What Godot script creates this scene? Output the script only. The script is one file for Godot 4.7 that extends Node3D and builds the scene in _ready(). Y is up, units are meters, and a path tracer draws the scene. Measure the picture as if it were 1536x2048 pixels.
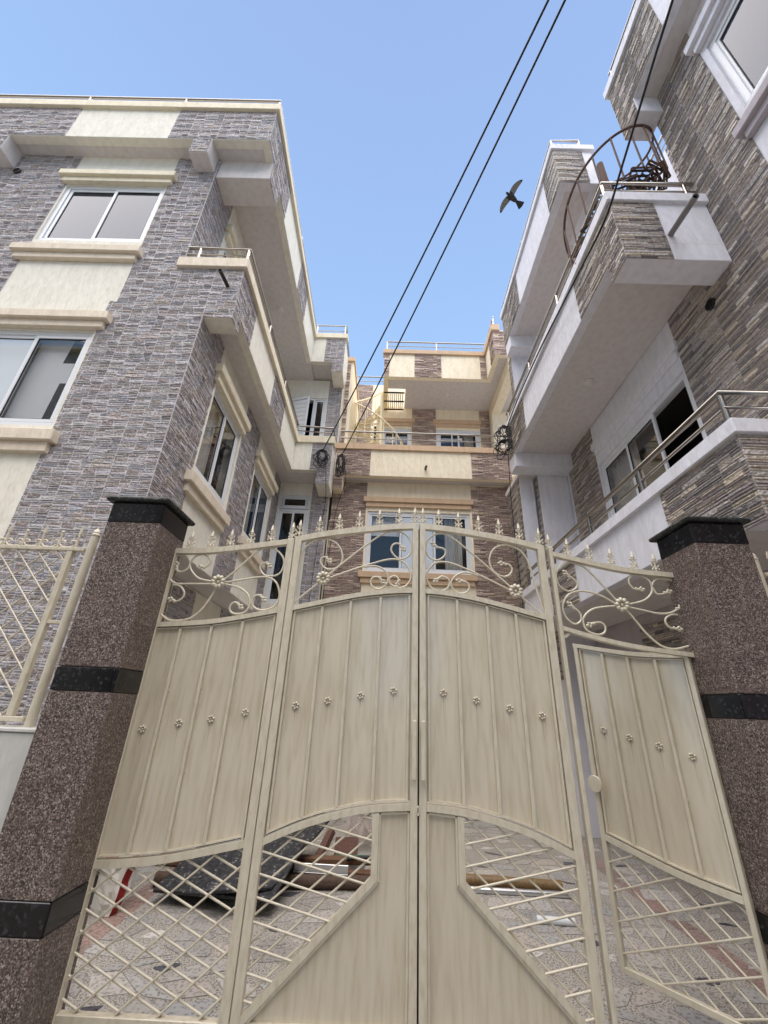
extends Node3D
# A gated courtyard between three stone clad houses, seen from the street.

const UP := Vector3.UP
var M := {}
var used := {}
var eye := Vector3(0, 1.5, 0)
var eye_basis := Basis.IDENTITY

# ---------------------------------------------------------------- mesh builder
class MB:
	var v := PackedVector3Array()
	var n := PackedVector3Array()
	var c := PackedColorArray()
	var col := Color.WHITE

	func tri(a: Vector3, b: Vector3, d: Vector3, na: Vector3, nb: Vector3, nd: Vector3) -> void:
		if (b - a).cross(d - a).dot(na + nb + nd) > 0.0:
			v.append(a); v.append(d); v.append(b)
			n.append(na); n.append(nd); n.append(nb)
		else:
			v.append(a); v.append(b); v.append(d)
			n.append(na); n.append(nb); n.append(nd)
		c.append(col); c.append(col); c.append(col)

	func flat(a: Vector3, b: Vector3, d: Vector3, out: Vector3) -> void:
		var m := (b - a).cross(d - a).normalized()
		if m.dot(out) < 0.0:
			m = -m
		tri(a, b, d, m, m, m)

	func quad(a: Vector3, b: Vector3, d: Vector3, e: Vector3, out: Vector3) -> void:
		flat(a, b, d, out)
		flat(a, d, e, out)

	# box with half axes ax, ay, az and chamfer b
	func obox(o: Vector3, ax: Vector3, ay: Vector3, az: Vector3, b := 0.0) -> void:
		var h := [ax.length(), ay.length(), az.length()]
		if h[0] < 1e-5 or h[1] < 1e-5 or h[2] < 1e-5:
			return
		var e := [ax / h[0], ay / h[1], az / h[2]]
		b = minf(b, minf(h[0], minf(h[1], h[2])) * 0.7)
		for k in 3:
			var i := (k + 1) % 3
			var j := (k + 2) % 3
			for s in [-1.0, 1.0]:
				var m: Vector3 = o + e[k] * h[k] * s
				var p: Vector3 = e[i] * (h[i] - b)
				var q: Vector3 = e[j] * (h[j] - b)
				quad(m - p - q, m + p - q, m + p + q, m - p + q, e[k] * s)
		if b <= 0.0:
			return
		for k in 3:
			var i := (k + 1) % 3
			var j := (k + 2) % 3
			for s in [-1.0, 1.0]:
				for t in [-1.0, 1.0]:
					var l: Vector3 = e[k] * (h[k] - b)
					var p: Vector3 = o + e[i] * h[i] * s + e[j] * (h[j] - b) * t
					var q: Vector3 = o + e[i] * (h[i] - b) * s + e[j] * h[j] * t
					quad(p - l, p + l, q + l, q - l, e[i] * s + e[j] * t)
		for s in [-1.0, 1.0]:
			for t in [-1.0, 1.0]:
				for w in [-1.0, 1.0]:
					var p: Vector3 = o + e[0] * h[0] * s + e[1] * (h[1] - b) * t + e[2] * (h[2] - b) * w
					var q: Vector3 = o + e[0] * (h[0] - b) * s + e[1] * h[1] * t + e[2] * (h[2] - b) * w
					var r: Vector3 = o + e[0] * (h[0] - b) * s + e[1] * (h[1] - b) * t + e[2] * h[2] * w
					flat(p, q, r, e[0] * s + e[1] * t + e[2] * w)

	func box(lo: Vector3, hi: Vector3, b := 0.0) -> void:
		var d := (hi - lo) * 0.5
		obox((lo + hi) * 0.5, Vector3(absf(d.x), 0, 0), Vector3(0, absf(d.y), 0), Vector3(0, 0, absf(d.z)), b)

	# a box in a wall frame f = [origin, u, normal]: u along the wall, v upwards, d outwards
	func fbox(f: Array, u0: float, u1: float, v0: float, v1: float, d0: float, d1: float, b := 0.0) -> void:
		var o: Vector3 = f[0] + f[1] * (u0 + u1) * 0.5 + Vector3.UP * (v0 + v1) * 0.5 + f[2] * (d0 + d1) * 0.5
		obox(o, f[1] * absf(u1 - u0) * 0.5, Vector3.UP * absf(v1 - v0) * 0.5, f[2] * absf(d1 - d0) * 0.5, b)

	func tube(pts: Array, r: float, sides := 8, r_end := -1.0) -> void:
		var count := pts.size()
		var rings := []
		var side := Vector3.ZERO
		for i in count:
			var t: Vector3 = (pts[mini(i + 1, count - 1)] - pts[maxi(i - 1, 0)]).normalized()
			if side == Vector3.ZERO:
				side = t.cross(Vector3.UP if absf(t.y) < 0.9 else Vector3.RIGHT).normalized()
			side = (side - t * side.dot(t)).normalized()
			var up := t.cross(side)
			var rr := r if r_end < 0.0 else lerpf(r, r_end, float(i) / (count - 1))
			var ring := []
			for k in sides:
				var a := TAU * k / sides
				var d := side * cos(a) + up * sin(a)
				ring.append([pts[i] + d * rr, d])
			rings.append(ring)
		for i in count - 1:
			for k in sides:
				var l := (k + 1) % sides
				var a: Array = rings[i][k]
				var b: Array = rings[i][l]
				var d: Array = rings[i + 1][l]
				var e: Array = rings[i + 1][k]
				tri(a[0], b[0], d[0], a[1], b[1], d[1])
				tri(a[0], d[0], e[0], a[1], d[1], e[1])
		for end in [0, count - 1]:
			var out: Vector3 = (pts[0] - pts[1]) if end == 0 else (pts[count - 1] - pts[count - 2])
			for k in range(1, sides - 1):
				flat(rings[end][0][0], rings[end][k][0], rings[end][k + 1][0], out)

	# profile of Vector2(radius, height) turned about an axis
	func lathe(o: Vector3, axis: Vector3, prof: Array, sides := 12) -> void:
		var s := axis.cross(Vector3.UP if absf(axis.y) < 0.9 else Vector3.RIGHT).normalized()
		var w := axis.cross(s)
		for i in prof.size() - 1:
			var p: Vector2 = prof[i]
			var q: Vector2 = prof[i + 1]
			var d := (q - p).normalized()
			for k in sides:
				var a := TAU * k / sides
				var b := TAU * (k + 1) / sides
				var da := s * cos(a) + w * sin(a)
				var db := s * cos(b) + w * sin(b)
				var na := (da * d.y - axis * d.x).normalized()
				var nb := (db * d.y - axis * d.x).normalized()
				var p0 := o + da * p.x + axis * p.y
				var p1 := o + db * p.x + axis * p.y
				var q0 := o + da * q.x + axis * q.y
				var q1 := o + db * q.x + axis * q.y
				if p.x > 1e-6:
					tri(p0, p1, q1, na, nb, nb)
				if q.x > 1e-6:
					tri(p0, q1, q0, na, nb, na)

	func ball(o: Vector3, ax: Vector3, ay: Vector3, az: Vector3, seg := 8, rings := 5) -> void:
		var at := func(i: int, k: int) -> Array:
			var th := PI * i / rings
			var ph := TAU * k / seg
			var d := Vector3(sin(th) * cos(ph), cos(th), sin(th) * sin(ph))
			var nn := (ax * d.x / ax.length_squared() + ay * d.y / ay.length_squared() + az * d.z / az.length_squared()).normalized()
			return [o + ax * d.x + ay * d.y + az * d.z, nn]
		for i in rings:
			for k in seg:
				var a: Array = at.call(i, k)
				var b: Array = at.call(i, k + 1)
				var d: Array = at.call(i + 1, k + 1)
				var e: Array = at.call(i + 1, k)
				if i > 0:
					tri(a[0], b[0], d[0], a[1], b[1], d[1])
				if i < rings - 1:
					tri(a[0], d[0], e[0], a[1], d[1], e[1])

	# a bar between a lower and an upper curve (Vector2 lists of equal length) from z0 to z1
	func band(top: Array, low: Array, z0: float, z1: float) -> void:
		var p := func(q: Vector2, z: float) -> Vector3: return Vector3(q.x, q.y, z)
		var last := top.size() - 1
		for i in last:
			var a: Vector2 = top[i]
			var b: Vector2 = top[i + 1]
			var d: Vector2 = low[i + 1]
			var e: Vector2 = low[i]
			quad(p.call(a, z1), p.call(b, z1), p.call(d, z1), p.call(e, z1), Vector3.BACK)
			quad(p.call(a, z0), p.call(b, z0), p.call(d, z0), p.call(e, z0), Vector3.FORWARD)
			quad(p.call(a, z0), p.call(b, z0), p.call(b, z1), p.call(a, z1), Vector3.UP)
			quad(p.call(e, z0), p.call(d, z0), p.call(d, z1), p.call(e, z1), Vector3.DOWN)
		for i in [0, last]:
			var s := signf(top[i].x - top[last - i].x)
			quad(p.call(top[i], z0), p.call(top[i], z1), p.call(low[i], z1), p.call(low[i], z0), Vector3(s, 0, 0))

	# flat polygon (Vector2 list, x and y) from z0 to z1
	func plate(poly: PackedVector2Array, z0: float, z1: float) -> void:
		var idx := Geometry2D.triangulate_polygon(poly)
		for i in range(0, idx.size(), 3):
			for z in [z0, z1]:
				var a := poly[idx[i]]
				var b := poly[idx[i + 1]]
				var d := poly[idx[i + 2]]
				flat(Vector3(a.x, a.y, z), Vector3(b.x, b.y, z), Vector3(d.x, d.y, z), Vector3(0, 0, z - (z0 + z1) * 0.5))
		var mid := Vector2.ZERO
		for q in poly:
			mid += q / poly.size()
		var turn := -1.0 if Geometry2D.is_polygon_clockwise(poly) else 1.0
		for i in poly.size():
			var a := poly[i]
			var b := poly[(i + 1) % poly.size()]
			var o := Vector3(b.y - a.y, a.x - b.x, 0) * turn
			quad(Vector3(a.x, a.y, z0), Vector3(b.x, b.y, z0), Vector3(b.x, b.y, z1), Vector3(a.x, a.y, z1), o)

	func mesh(warp = null) -> ArrayMesh:
		var w := v
		if warp != null:
			w = PackedVector3Array()
			w.resize(v.size())
			for i in v.size():
				w[i] = warp.call(v[i])
		var arr := []
		arr.resize(Mesh.ARRAY_MAX)
		arr[Mesh.ARRAY_VERTEX] = w
		arr[Mesh.ARRAY_NORMAL] = n
		arr[Mesh.ARRAY_COLOR] = c
		var m := ArrayMesh.new()
		m.add_surface_from_arrays(Mesh.PRIMITIVE_TRIANGLES, arr)
		return m

# ---------------------------------------------------------------- scene helpers
func numbered(parent: Node, called: String) -> String:
	var key := "%d/%s" % [parent.get_instance_id(), called]
	var k: int = used.get(key, 0)
	used[key] = k + 1
	return called if k == 0 else "%s_%03d" % [called, k]

func thing(called: String, label: String, category: String, at := Vector3.ZERO, group := "") -> Node3D:
	var o := Node3D.new()
	o.name = numbered(self, called)
	add_child(o, true)
	o.position = at
	tag(o, label, category, group)
	return o

func tag(o: Node, label: String, category: String, group := "") -> void:
	o.set_meta("label", label)
	o.set_meta("category", category)
	if group:
		o.set_meta("group", group)

func part(called: String, mb: MB, mat: Material, parent: Node3D, warp = null) -> MeshInstance3D:
	var o := MeshInstance3D.new()
	o.name = numbered(parent, called)
	var shift := Vector3.ZERO
	var q: Node = parent
	while q != self:
		shift += q.position
		q = q.get_parent()
	if warp != null:
		o.mesh = mb.mesh(func(p: Vector3) -> Vector3: return warp.call(p) - shift)
	elif shift != Vector3.ZERO:
		o.mesh = mb.mesh(func(p: Vector3) -> Vector3: return p - shift)
	else:
		o.mesh = mb.mesh()
	o.material_override = mat
	parent.add_child(o, true)
	return o

func struct(called: String, mb: MB, mat: Material) -> MeshInstance3D:
	var o := part(called, mb, mat, self)
	o.set_meta("kind", "structure")
	return o

func local(called: String, mb: MB, mat: Material, parent: Node3D) -> MeshInstance3D:   # geometry given in the parent's own axes
	var o := MeshInstance3D.new()
	o.name = numbered(parent, called)
	o.mesh = mb.mesh()
	o.material_override = mat
	parent.add_child(o, true)
	return o

func smooth(pts: Array, steps := 5) -> Array:
	var out := []
	var last := pts.size() - 1
	for i in last:
		var a = pts[maxi(i - 1, 0)]
		var b = pts[i]
		var d = pts[i + 1]
		var e = pts[mini(i + 2, last)]
		for k in steps:
			var t := float(k) / steps
			out.append(0.5 * (2.0 * b + (d - a) * t + (2.0 * a - 5.0 * b + 4.0 * d - e) * t * t + (3.0 * b - a - 3.0 * d + e) * t * t * t))
	out.append(pts[last])
	return out

# a curve y(x) given by points, sampled between two x
func sampled(pts: Array, x0: float, x1: float, drop: float, count := 14) -> Array:
	var s := smooth(pts, 8)
	var out := []
	for i in count + 1:
		var x := lerpf(x0, x1, float(i) / count)
		out.append(Vector2(x, height_at(s, x) - drop))
	return out

func height_at(s: Array, x: float) -> float:
	for i in s.size() - 1:
		var a: Vector2 = s[i]
		var b: Vector2 = s[i + 1]
		if (x - a.x) * (x - b.x) <= 0.0 and absf(b.x - a.x) > 1e-6:
			return lerpf(a.y, b.y, (x - a.x) / (b.x - a.x))
	return s[0].y if absf(x - s[0].x) < absf(x - s[-1].x) else s[-1].y

# ---------------------------------------------------------------- materials
func noise_image(size: int, freq: float, seed_: int, type := FastNoiseLite.TYPE_SIMPLEX, octaves := 4) -> Image:
	var f := FastNoiseLite.new()
	f.seed = seed_
	f.frequency = freq
	f.noise_type = type
	f.fractal_type = FastNoiseLite.FRACTAL_FBM if octaves > 1 else FastNoiseLite.FRACTAL_NONE
	f.fractal_octaves = octaves
	return f.get_seamless_image(size, size)

func ramp_tex(img: Image, stops: Array) -> ImageTexture:   # stops: [position, Color sRGB]
	var g := Gradient.new()
	g.offsets = PackedFloat32Array(stops.map(func(s): return s[0]))
	g.colors = PackedColorArray(stops.map(func(s): return s[1]))
	var out := Image.create(img.get_width(), img.get_height(), false, Image.FORMAT_RGB8)
	var lut := []
	for i in 256:
		lut.append(g.sample(i / 255.0))
	for y in img.get_height():
		for x in img.get_width():
			out.set_pixel(x, y, lut[int(img.get_pixel(x, y).r * 255.0)])
	return ImageTexture.create_from_image(out)

func bump_tex(img: Image, strength: float) -> ImageTexture:
	var b: Image = img.duplicate()
	b.convert(Image.FORMAT_RGBA8)
	b.bump_map_to_normal_map(strength)
	return ImageTexture.create_from_image(b)

func mat(albedo: Color, rough: float, metal := 0.0) -> StandardMaterial3D:
	var m := StandardMaterial3D.new()
	m.albedo_color = albedo
	m.roughness = rough
	m.metallic = metal
	return m

func skin(m: StandardMaterial3D, tex: Texture2D, bump: Texture2D, scale_: float, depth := 1.0) -> StandardMaterial3D:
	m.uv1_triplanar = true
	m.uv1_world_triplanar = true
	m.uv1_scale = Vector3.ONE * scale_
	if tex:
		m.albedo_texture = tex
	if bump:
		m.normal_enabled = true
		m.normal_texture = bump
		m.normal_scale = depth
	return m

func make_materials() -> void:
	var n_fine := noise_image(256, 0.09, 3)
	var n_mid := noise_image(256, 0.025, 5)
	var n_soft := noise_image(256, 0.010, 11, FastNoiseLite.TYPE_SIMPLEX, 3)
	var n_cell := noise_image(512, 0.085, 7, FastNoiseLite.TYPE_CELLULAR, 1)
	var b_fine := bump_tex(n_fine, 4.0)
	var b_mid := bump_tex(n_mid, 9.0)
	var b_soft := bump_tex(n_soft, 5.0)
	var wash := ramp_tex(n_soft, [[0.0, Color(0.955, 0.95, 0.94)], [0.45, Color(0.985, 0.985, 0.98)], [1.0, Color.WHITE]])
	var worn := ramp_tex(n_mid, [[0.0, Color(0.74, 0.73, 0.73)], [0.45, Color(0.95, 0.945, 0.94)], [1.0, Color.WHITE]])
	var dusty := ramp_tex(n_soft, [[0.0, Color(0.95, 0.935, 0.91)], [0.5, Color(0.985, 0.98, 0.97)], [1.0, Color.WHITE]])
	var grain := FastNoiseLite.new()
	grain.seed = 21
	grain.noise_type = FastNoiseLite.TYPE_CELLULAR
	grain.cellular_return_type = FastNoiseLite.RETURN_CELL_VALUE
	grain.fractal_type = FastNoiseLite.FRACTAL_NONE
	grain.frequency = 0.26
	var speck := grain.get_seamless_image(512, 512, false, false, 0.05)
	var granite := ramp_tex(speck, [[0.0, Color(0.15, 0.135, 0.13)], [0.14, Color(0.22, 0.19, 0.18)], [0.35, Color(0.34, 0.285, 0.265)], [0.6, Color(0.43, 0.37, 0.345)], [0.85, Color(0.52, 0.465, 0.435)], [0.95, Color(0.62, 0.575, 0.545)], [1.0, Color(0.72, 0.69, 0.66)]])
	var blackstone := ramp_tex(speck, [[0.0, Color(0.02, 0.02, 0.025)], [0.7, Color(0.05, 0.05, 0.06)], [0.85, Color(0.13, 0.13, 0.15)], [1.0, Color(0.2, 0.2, 0.22)]])
	var streak := ramp_tex(noise_image(512, 0.016, 13, FastNoiseLite.TYPE_SIMPLEX, 5), [[0.0, Color(0.95, 0.945, 0.935)], [0.4, Color(0.982, 0.98, 0.976)], [0.7, Color.WHITE], [1.0, Color.WHITE]])
	var runs := ramp_tex(noise_image(512, 0.03, 14, FastNoiseLite.TYPE_SIMPLEX, 5), [[0.0, Color(0.925, 0.905, 0.875)], [0.35, Color(0.972, 0.965, 0.952)], [0.65, Color.WHITE], [1.0, Color.WHITE]])
	var paint := func(c: Color) -> StandardMaterial3D:
		var p := skin(mat(c, 0.82), streak, b_fine, 1.0, 0.1)
		p.uv1_scale = Vector3(0.8, 0.16, 0.8)
		return p
	M.cream = paint.call(Color(0.9, 0.885, 0.83))
	M.cream_trim = paint.call(Color(0.9, 0.86, 0.76))
	M.left_sill = paint.call(Color(0.87, 0.82, 0.74))
	M.apricot = paint.call(Color(0.96, 0.91, 0.8))
	M.apricot_trim = paint.call(Color(0.81, 0.695, 0.57))
	M.lavender = paint.call(Color(0.88, 0.88, 0.905))
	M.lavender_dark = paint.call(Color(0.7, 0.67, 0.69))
	M.ceiling = paint.call(Color(0.83, 0.81, 0.8))
	M.wallpaint = paint.call(Color(0.78, 0.78, 0.76))
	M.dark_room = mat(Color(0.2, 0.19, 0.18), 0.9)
	M.grout = skin(mat(Color(0.6, 0.57, 0.56), 0.9), worn, b_fine, 2.0, 0.3)
	M.grout_light = skin(mat(Color(0.78, 0.77, 0.78), 0.8), wash, null, 2.0)
	for k in ["stone_left", "stone_right", "stone_back"]:
		var s := skin(mat(Color.WHITE, 0.58), worn, b_mid, 3.4, 1.1)
		s.vertex_color_use_as_albedo = true
		M[k] = s
	M.gate = skin(mat(Color(0.805, 0.775, 0.695), 0.34), runs, b_fine, 0.8, 0.05)
	M.gate_sheet = skin(mat(Color(0.795, 0.76, 0.675), 0.25), runs, bump_tex(noise_image(256, 0.012, 31, FastNoiseLite.TYPE_SIMPLEX, 2), 7.0), 0.9, 0.1)
	M.gate_sheet.uv1_scale = Vector3(1.4, 0.17, 1.4)
	M.gate.uv1_scale = Vector3(1.6, 0.5, 1.6)
	M.gate_drip = mat(Color(0.62, 0.565, 0.48), 0.6)
	M.gate_sheet.clearcoat_enabled = true
	M.gate_sheet.clearcoat = 1.0
	M.gate_sheet.clearcoat_roughness = 0.12
	M.gate_sheet.metallic_specular = 0.7
	M.gate.metallic_specular = 0.65
	M.granite = skin(mat(Color.WHITE, 0.34), granite, null, 1.5)
	M.granite_joint = mat(Color(0.5, 0.45, 0.42), 0.7)
	M.blackstone = skin(mat(Color.WHITE, 0.16), blackstone, null, 0.62)
	M.blackstone_rough = skin(mat(Color(0.9, 0.95, 0.92), 0.5), ramp_tex(n_fine, [[0.0, Color(0.04, 0.045, 0.045)], [0.6, Color(0.14, 0.15, 0.15)], [1.0, Color(0.32, 0.34, 0.33)]]), b_mid, 3.0, 0.8)
	M.steel = mat(Color(0.58, 0.56, 0.53), 0.2, 1.0)
	M.upvc = mat(Color(0.86, 0.87, 0.88), 0.35)
	M.gasket = mat(Color(0.06, 0.06, 0.06), 0.6)
	M.rust = skin(mat(Color(0.41, 0.31, 0.26), 0.8), worn, b_fine, 5.0, 0.6)
	M.rust_dark = skin(mat(Color(0.17, 0.13, 0.11), 0.85), worn, b_fine, 5.0, 0.6)
	M.stair_cream = mat(Color(0.9, 0.84, 0.68), 0.45)
	M.pvc_grey = mat(Color(0.5, 0.48, 0.48), 0.5)
	M.pvc_dark = mat(Color(0.16, 0.14, 0.13), 0.55)
	M.hole_shade = mat(Color(0.02, 0.02, 0.02), 0.9)  # black discs hold the painted shade inside the pipe mouths
	M.cable = mat(Color(0.025, 0.026, 0.03), 0.5)
	M.lamp_cover = mat(Color(0.84, 0.83, 0.8), 0.4)
	M.glass = glass(Color(0.05, 0.06, 0.065), 0.1, 0.0)
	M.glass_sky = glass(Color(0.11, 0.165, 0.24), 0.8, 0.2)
	M.glass_pale = glass(Color(0.82, 0.85, 0.87), 0.95, 0.08)
	M.curtain = skin(mat(Color(0.8, 0.8, 0.78), 0.9), wash, b_fine, 2.0, 0.5)
	M.street = skin(mat(Color(0.55, 0.54, 0.52), 0.9), worn, b_mid, 1.2, 0.7)
	M.cement = skin(mat(Color(0.69, 0.675, 0.645), 0.7), ramp_tex(n_fine, [[0.0, Color(0.45, 0.43, 0.42)], [0.3, Color(0.62, 0.6, 0.58)], [0.42, Color(0.93, 0.92, 0.91)], [1.0, Color.WHITE]]), b_fine, 2.4, 0.4)
	var marble := skin(mat(Color.WHITE, 0.42), ramp_tex(n_fine, [[0.0, Color(0.5, 0.48, 0.47)], [0.26, Color(0.74, 0.73, 0.72)], [0.36, Color(0.93, 0.925, 0.92)], [1.0, Color.WHITE]]), b_fine, 1.1, 0.1)
	marble.vertex_color_use_as_albedo = true
	M.marble = marble
	M.board = skin(mat(Color.WHITE, 0.7), ramp_tex(n_mid, [[0.0, Color(0.1, 0.1, 0.11)], [0.5, Color(0.15, 0.15, 0.16)], [0.8, Color(0.24, 0.24, 0.25)], [0.86, Color(0.33, 0.33, 0.33)], [0.89, Color(0.65, 0.65, 0.63)], [1.0, Color(0.75, 0.74, 0.72)]]), b_mid, 2.0, 0.5)
	M.bamboo = skin(mat(Color(0.5, 0.4, 0.25), 0.5), worn, b_fine, 4.0, 0.3)
	M.oldwood = skin(mat(Color(0.34, 0.27, 0.22), 0.8), worn, b_mid, 4.0, 0.6)
	M.plankwood = skin(mat(Color(0.45, 0.33, 0.24), 0.8), worn, b_mid, 5.0, 0.6)
	M.brickred = skin(mat(Color(0.43, 0.31, 0.27), 0.85), worn, b_mid, 5.0, 0.6)
	M.aluminium = mat(Color(0.8, 0.8, 0.8), 0.3, 1.0)
	M.greenpipe = mat(Color(0.16, 0.34, 0.22), 0.5)
	M.plastic = glass(Color(0.75, 0.7, 0.67), 0.45, 0.0)
	M.plastic.roughness = 0.22
	M.sack = skin(mat(Color(0.8, 0.79, 0.76), 0.7), wash, b_soft, 2.0, 0.8)
	M.sack_red = skin(mat(Color(0.52, 0.1, 0.09), 0.65), wash, b_soft, 2.0, 0.8)
	M.ink = mat(Color(0.08, 0.08, 0.09), 0.7)
	M.marble_step = skin(mat(Color(0.78, 0.77, 0.74), 0.4), wash, b_fine, 2.0, 0.2)
	var f := mat(Color.WHITE, 0.8)
	f.vertex_color_use_as_albedo = true
	M.feather = f

func glass(c: Color, alpha: float, metal: float) -> StandardMaterial3D:
	var m := mat(Color(c.r, c.g, c.b, alpha), 0.03, metal)
	m.transparency = BaseMaterial3D.TRANSPARENCY_ALPHA
	m.metallic_specular = 0.5
	return m

# ---------------------------------------------------------------- stone cladding
# one ceramic tile = a list of [Rect2, tone, depth]; the same few tiles repeat over a wall, as they do on the houses
func make_tile(size: Vector2, bands: int, len_min: float, len_max: float, split: float, tones: Array, deep: float, rng: RandomNumberGenerator) -> Array:
	var out := []
	var y := 0.0
	for b in bands:
		var h := size.y / bands * rng.randf_range(0.82, 1.18)
		if b == bands - 1:
			h = size.y - y
		var x := 0.0
		while x < size.x - 0.01:
			var w := rng.randf_range(len_min, len_max)
			if size.x - x - w < len_min * 0.7:
				w = size.x - x
			if rng.randf() < split:
				var cut := rng.randf_range(0.4, 0.6)
				var w1 := w
				out.append([Rect2(x, y, w1, h * cut), tones[rng.randi() % tones.size()], deep * rng.randf_range(0.35, 1.0)])
				out.append([Rect2(x, y + h * cut, w, h * (1.0 - cut)), tones[rng.randi() % tones.size()], deep * rng.randf_range(0.35, 1.0)])
			else:
				out.append([Rect2(x, y, w, h), tones[rng.randi() % tones.size()], deep * rng.randf_range(0.4, 1.0)])
			x += w
		y += h
	return out

class Clad:
	var tiles := []
	var size := Vector2(0.45, 0.3)
	var mat: Material
	var gap := 0.003
	var rough := 0.004
	var joint: Material

class House:
	var host: Node3D
	var root: Node3D
	var warp = null
	var clad: Clad
	var stones := []          # [key, frame, rect, depth, tone, seed]
	var trim: Material
	var rng := RandomNumberGenerator.new()

	func add(called: String, mb: MB, m: Material, parent: Node3D = null) -> MeshInstance3D:
		return host.part(called, mb, m, parent if parent else root, warp)

	func block(called: String, m: Material, lo: Vector3, hi: Vector3, b := 0.006) -> MeshInstance3D:
		var mb := MB.new()
		mb.box(lo, hi, b)
		return add(called, mb, m)

	func panel(called: String, m: Material, f: Array, u0: float, u1: float, v0: float, v1: float, d0 := 0.0, d1 := 0.012, b := 0.004) -> MeshInstance3D:
		var mb := MB.new()
		mb.fbox(f, u0, u1, v0, v1, d0, d1, b)
		return add(called, mb, m)

	# a wall slab in frame f with rectangular openings [u0, u1, v0, v1]
	func wall(called: String, m: Material, f: Array, u0: float, u1: float, v0: float, v1: float, holes: Array, thick := 0.2) -> MeshInstance3D:
		var us := [u0, u1]
		var vs := [v0, v1]
		for h in holes:
			us.append_array([clampf(h[0], u0, u1), clampf(h[1], u0, u1)])
			vs.append_array([clampf(h[2], v0, v1), clampf(h[3], v0, v1)])
		us.sort()
		vs.sort()
		var mb := MB.new()
		var at := func(u: float, v: float, d: float) -> Vector3: return f[0] + f[1] * u + Vector3.UP * v + f[2] * d
		var solid := func(i: int, j: int) -> bool:
			if i < 0 or j < 0 or i >= us.size() - 1 or j >= vs.size() - 1:
				return false
			var u: float = (us[i] + us[i + 1]) * 0.5
			var v: float = (vs[j] + vs[j + 1]) * 0.5
			for h in holes:
				if u > h[0] and u < h[1] and v > h[2] and v < h[3]:
					return false
			return true
		for i in us.size() - 1:
			for j in vs.size() - 1:
				if us[i + 1] - us[i] < 1e-4 or vs[j + 1] - vs[j] < 1e-4 or not solid.call(i, j):
					continue
				for d in [0.0, -thick]:
					mb.quad(at.call(us[i], vs[j], d), at.call(us[i + 1], vs[j], d), at.call(us[i + 1], vs[j + 1], d), at.call(us[i], vs[j + 1], d), f[2] * (1.0 if d == 0.0 else -1.0))
				for k in 4:
					var di: int = [1, -1, 0, 0][k]
					var dj: int = [0, 0, 1, -1][k]
					var ni := i + di
					var nj := j + dj
					while ni >= 0 and ni < us.size() - 1 and us[ni + 1] - us[ni] < 1e-4:
						ni += di
					while nj >= 0 and nj < vs.size() - 1 and vs[nj + 1] - vs[nj] < 1e-4:
						nj += dj
					if solid.call(ni, nj):
						continue
					if di != 0:
						var u: float = us[i + 1] if di > 0 else us[i]
						mb.quad(at.call(u, vs[j], 0.0), at.call(u, vs[j + 1], 0.0), at.call(u, vs[j + 1], -thick), at.call(u, vs[j], -thick), f[1] * di)
					else:
						var v: float = vs[j + 1] if dj > 0 else vs[j]
						mb.quad(at.call(us[i], v, 0.0), at.call(us[i + 1], v, 0.0), at.call(us[i + 1], v, -thick), at.call(us[i], v, -thick), Vector3.UP * dj)
		return add(called, mb, m)

	# cover a rectangle of the wall with stone pieces
	func stone(f: Array, u0: float, u1: float, v0: float, v1: float, base := 0.0, ou := INF, ov := 0.0) -> void:
		var back := MB.new()
		back.fbox(f, u0 + 0.001, u1 - 0.001, v0 + 0.001, v1 - 0.001, base, base + 0.006)
		add("tile_backing", back, clad.joint)
		if ou == INF:
			ou = u0
		var s := clad.size
		for i in range(floori((u0 - ou) / s.x), ceili((u1 - ou) / s.x)):
			for j in range(floori((v0 - ov) / s.y), ceili((v1 - ov) / s.y)):
				var kind: Array = clad.tiles[posmod(i * 7 + j * 3 + (i * j) % 2, clad.tiles.size())]
				for p in kind:
					var r: Rect2 = p[0]
					var a := maxf(u0, ou + i * s.x + r.position.x + clad.gap * 0.5)
					var b := minf(u1, ou + i * s.x + r.end.x - clad.gap * 0.5)
					var c := maxf(v0, ov + j * s.y + r.position.y + clad.gap * 0.5)
					var d := minf(v1, ov + j * s.y + r.end.y - clad.gap * 0.5)
					if b - a < 0.008 or d - c < 0.006:
						continue
					var mid: Vector3 = f[0] + f[1] * (a + b) * 0.5 + Vector3.UP * (c + d) * 0.5
					stones.append([host.seen_size(mid, f[2], (b - a) * (d - c)), f, a, b, c, d, base + 0.004, p[2], p[1]])

	func stone_mesh(mb: MB, s: Array) -> void:
		var f: Array = s[1]
		var at := func(u: float, v: float, d: float) -> Vector3: return f[0] + f[1] * u + Vector3.UP * v + f[2] * d
		var a: float = s[2]
		var b: float = s[3]
		var c: float = s[4]
		var d: float = s[5]
		var lo: float = s[6]
		var hi: float = lo + s[7]
		var e := minf(0.004, minf(b - a, d - c) * 0.22)
		var r := clad.rough
		var tone: Color = s[8]
		var shift := rng.randf_range(0.86, 1.12)
		mb.col = Color(tone.r * shift, tone.g * shift * rng.randf_range(0.98, 1.02), tone.b * shift * rng.randf_range(0.96, 1.04))
		var j := func() -> float: return rng.randf_range(-r, r)
		var p := [at.call(a, c, lo), at.call(b, c, lo), at.call(b, d, lo), at.call(a, d, lo)]
		var q := [at.call(a + e, c + e, hi + j.call()), at.call(b - e, c + e, hi + j.call()), at.call(b - e, d - e, hi + j.call()), at.call(a + e, d - e, hi + j.call())]
		var m: Vector3 = at.call(lerpf(a, b, rng.randf_range(0.3, 0.7)), lerpf(c, d, rng.randf_range(0.35, 0.65)), hi + r * rng.randf_range(-0.4, 1.3))
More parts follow.
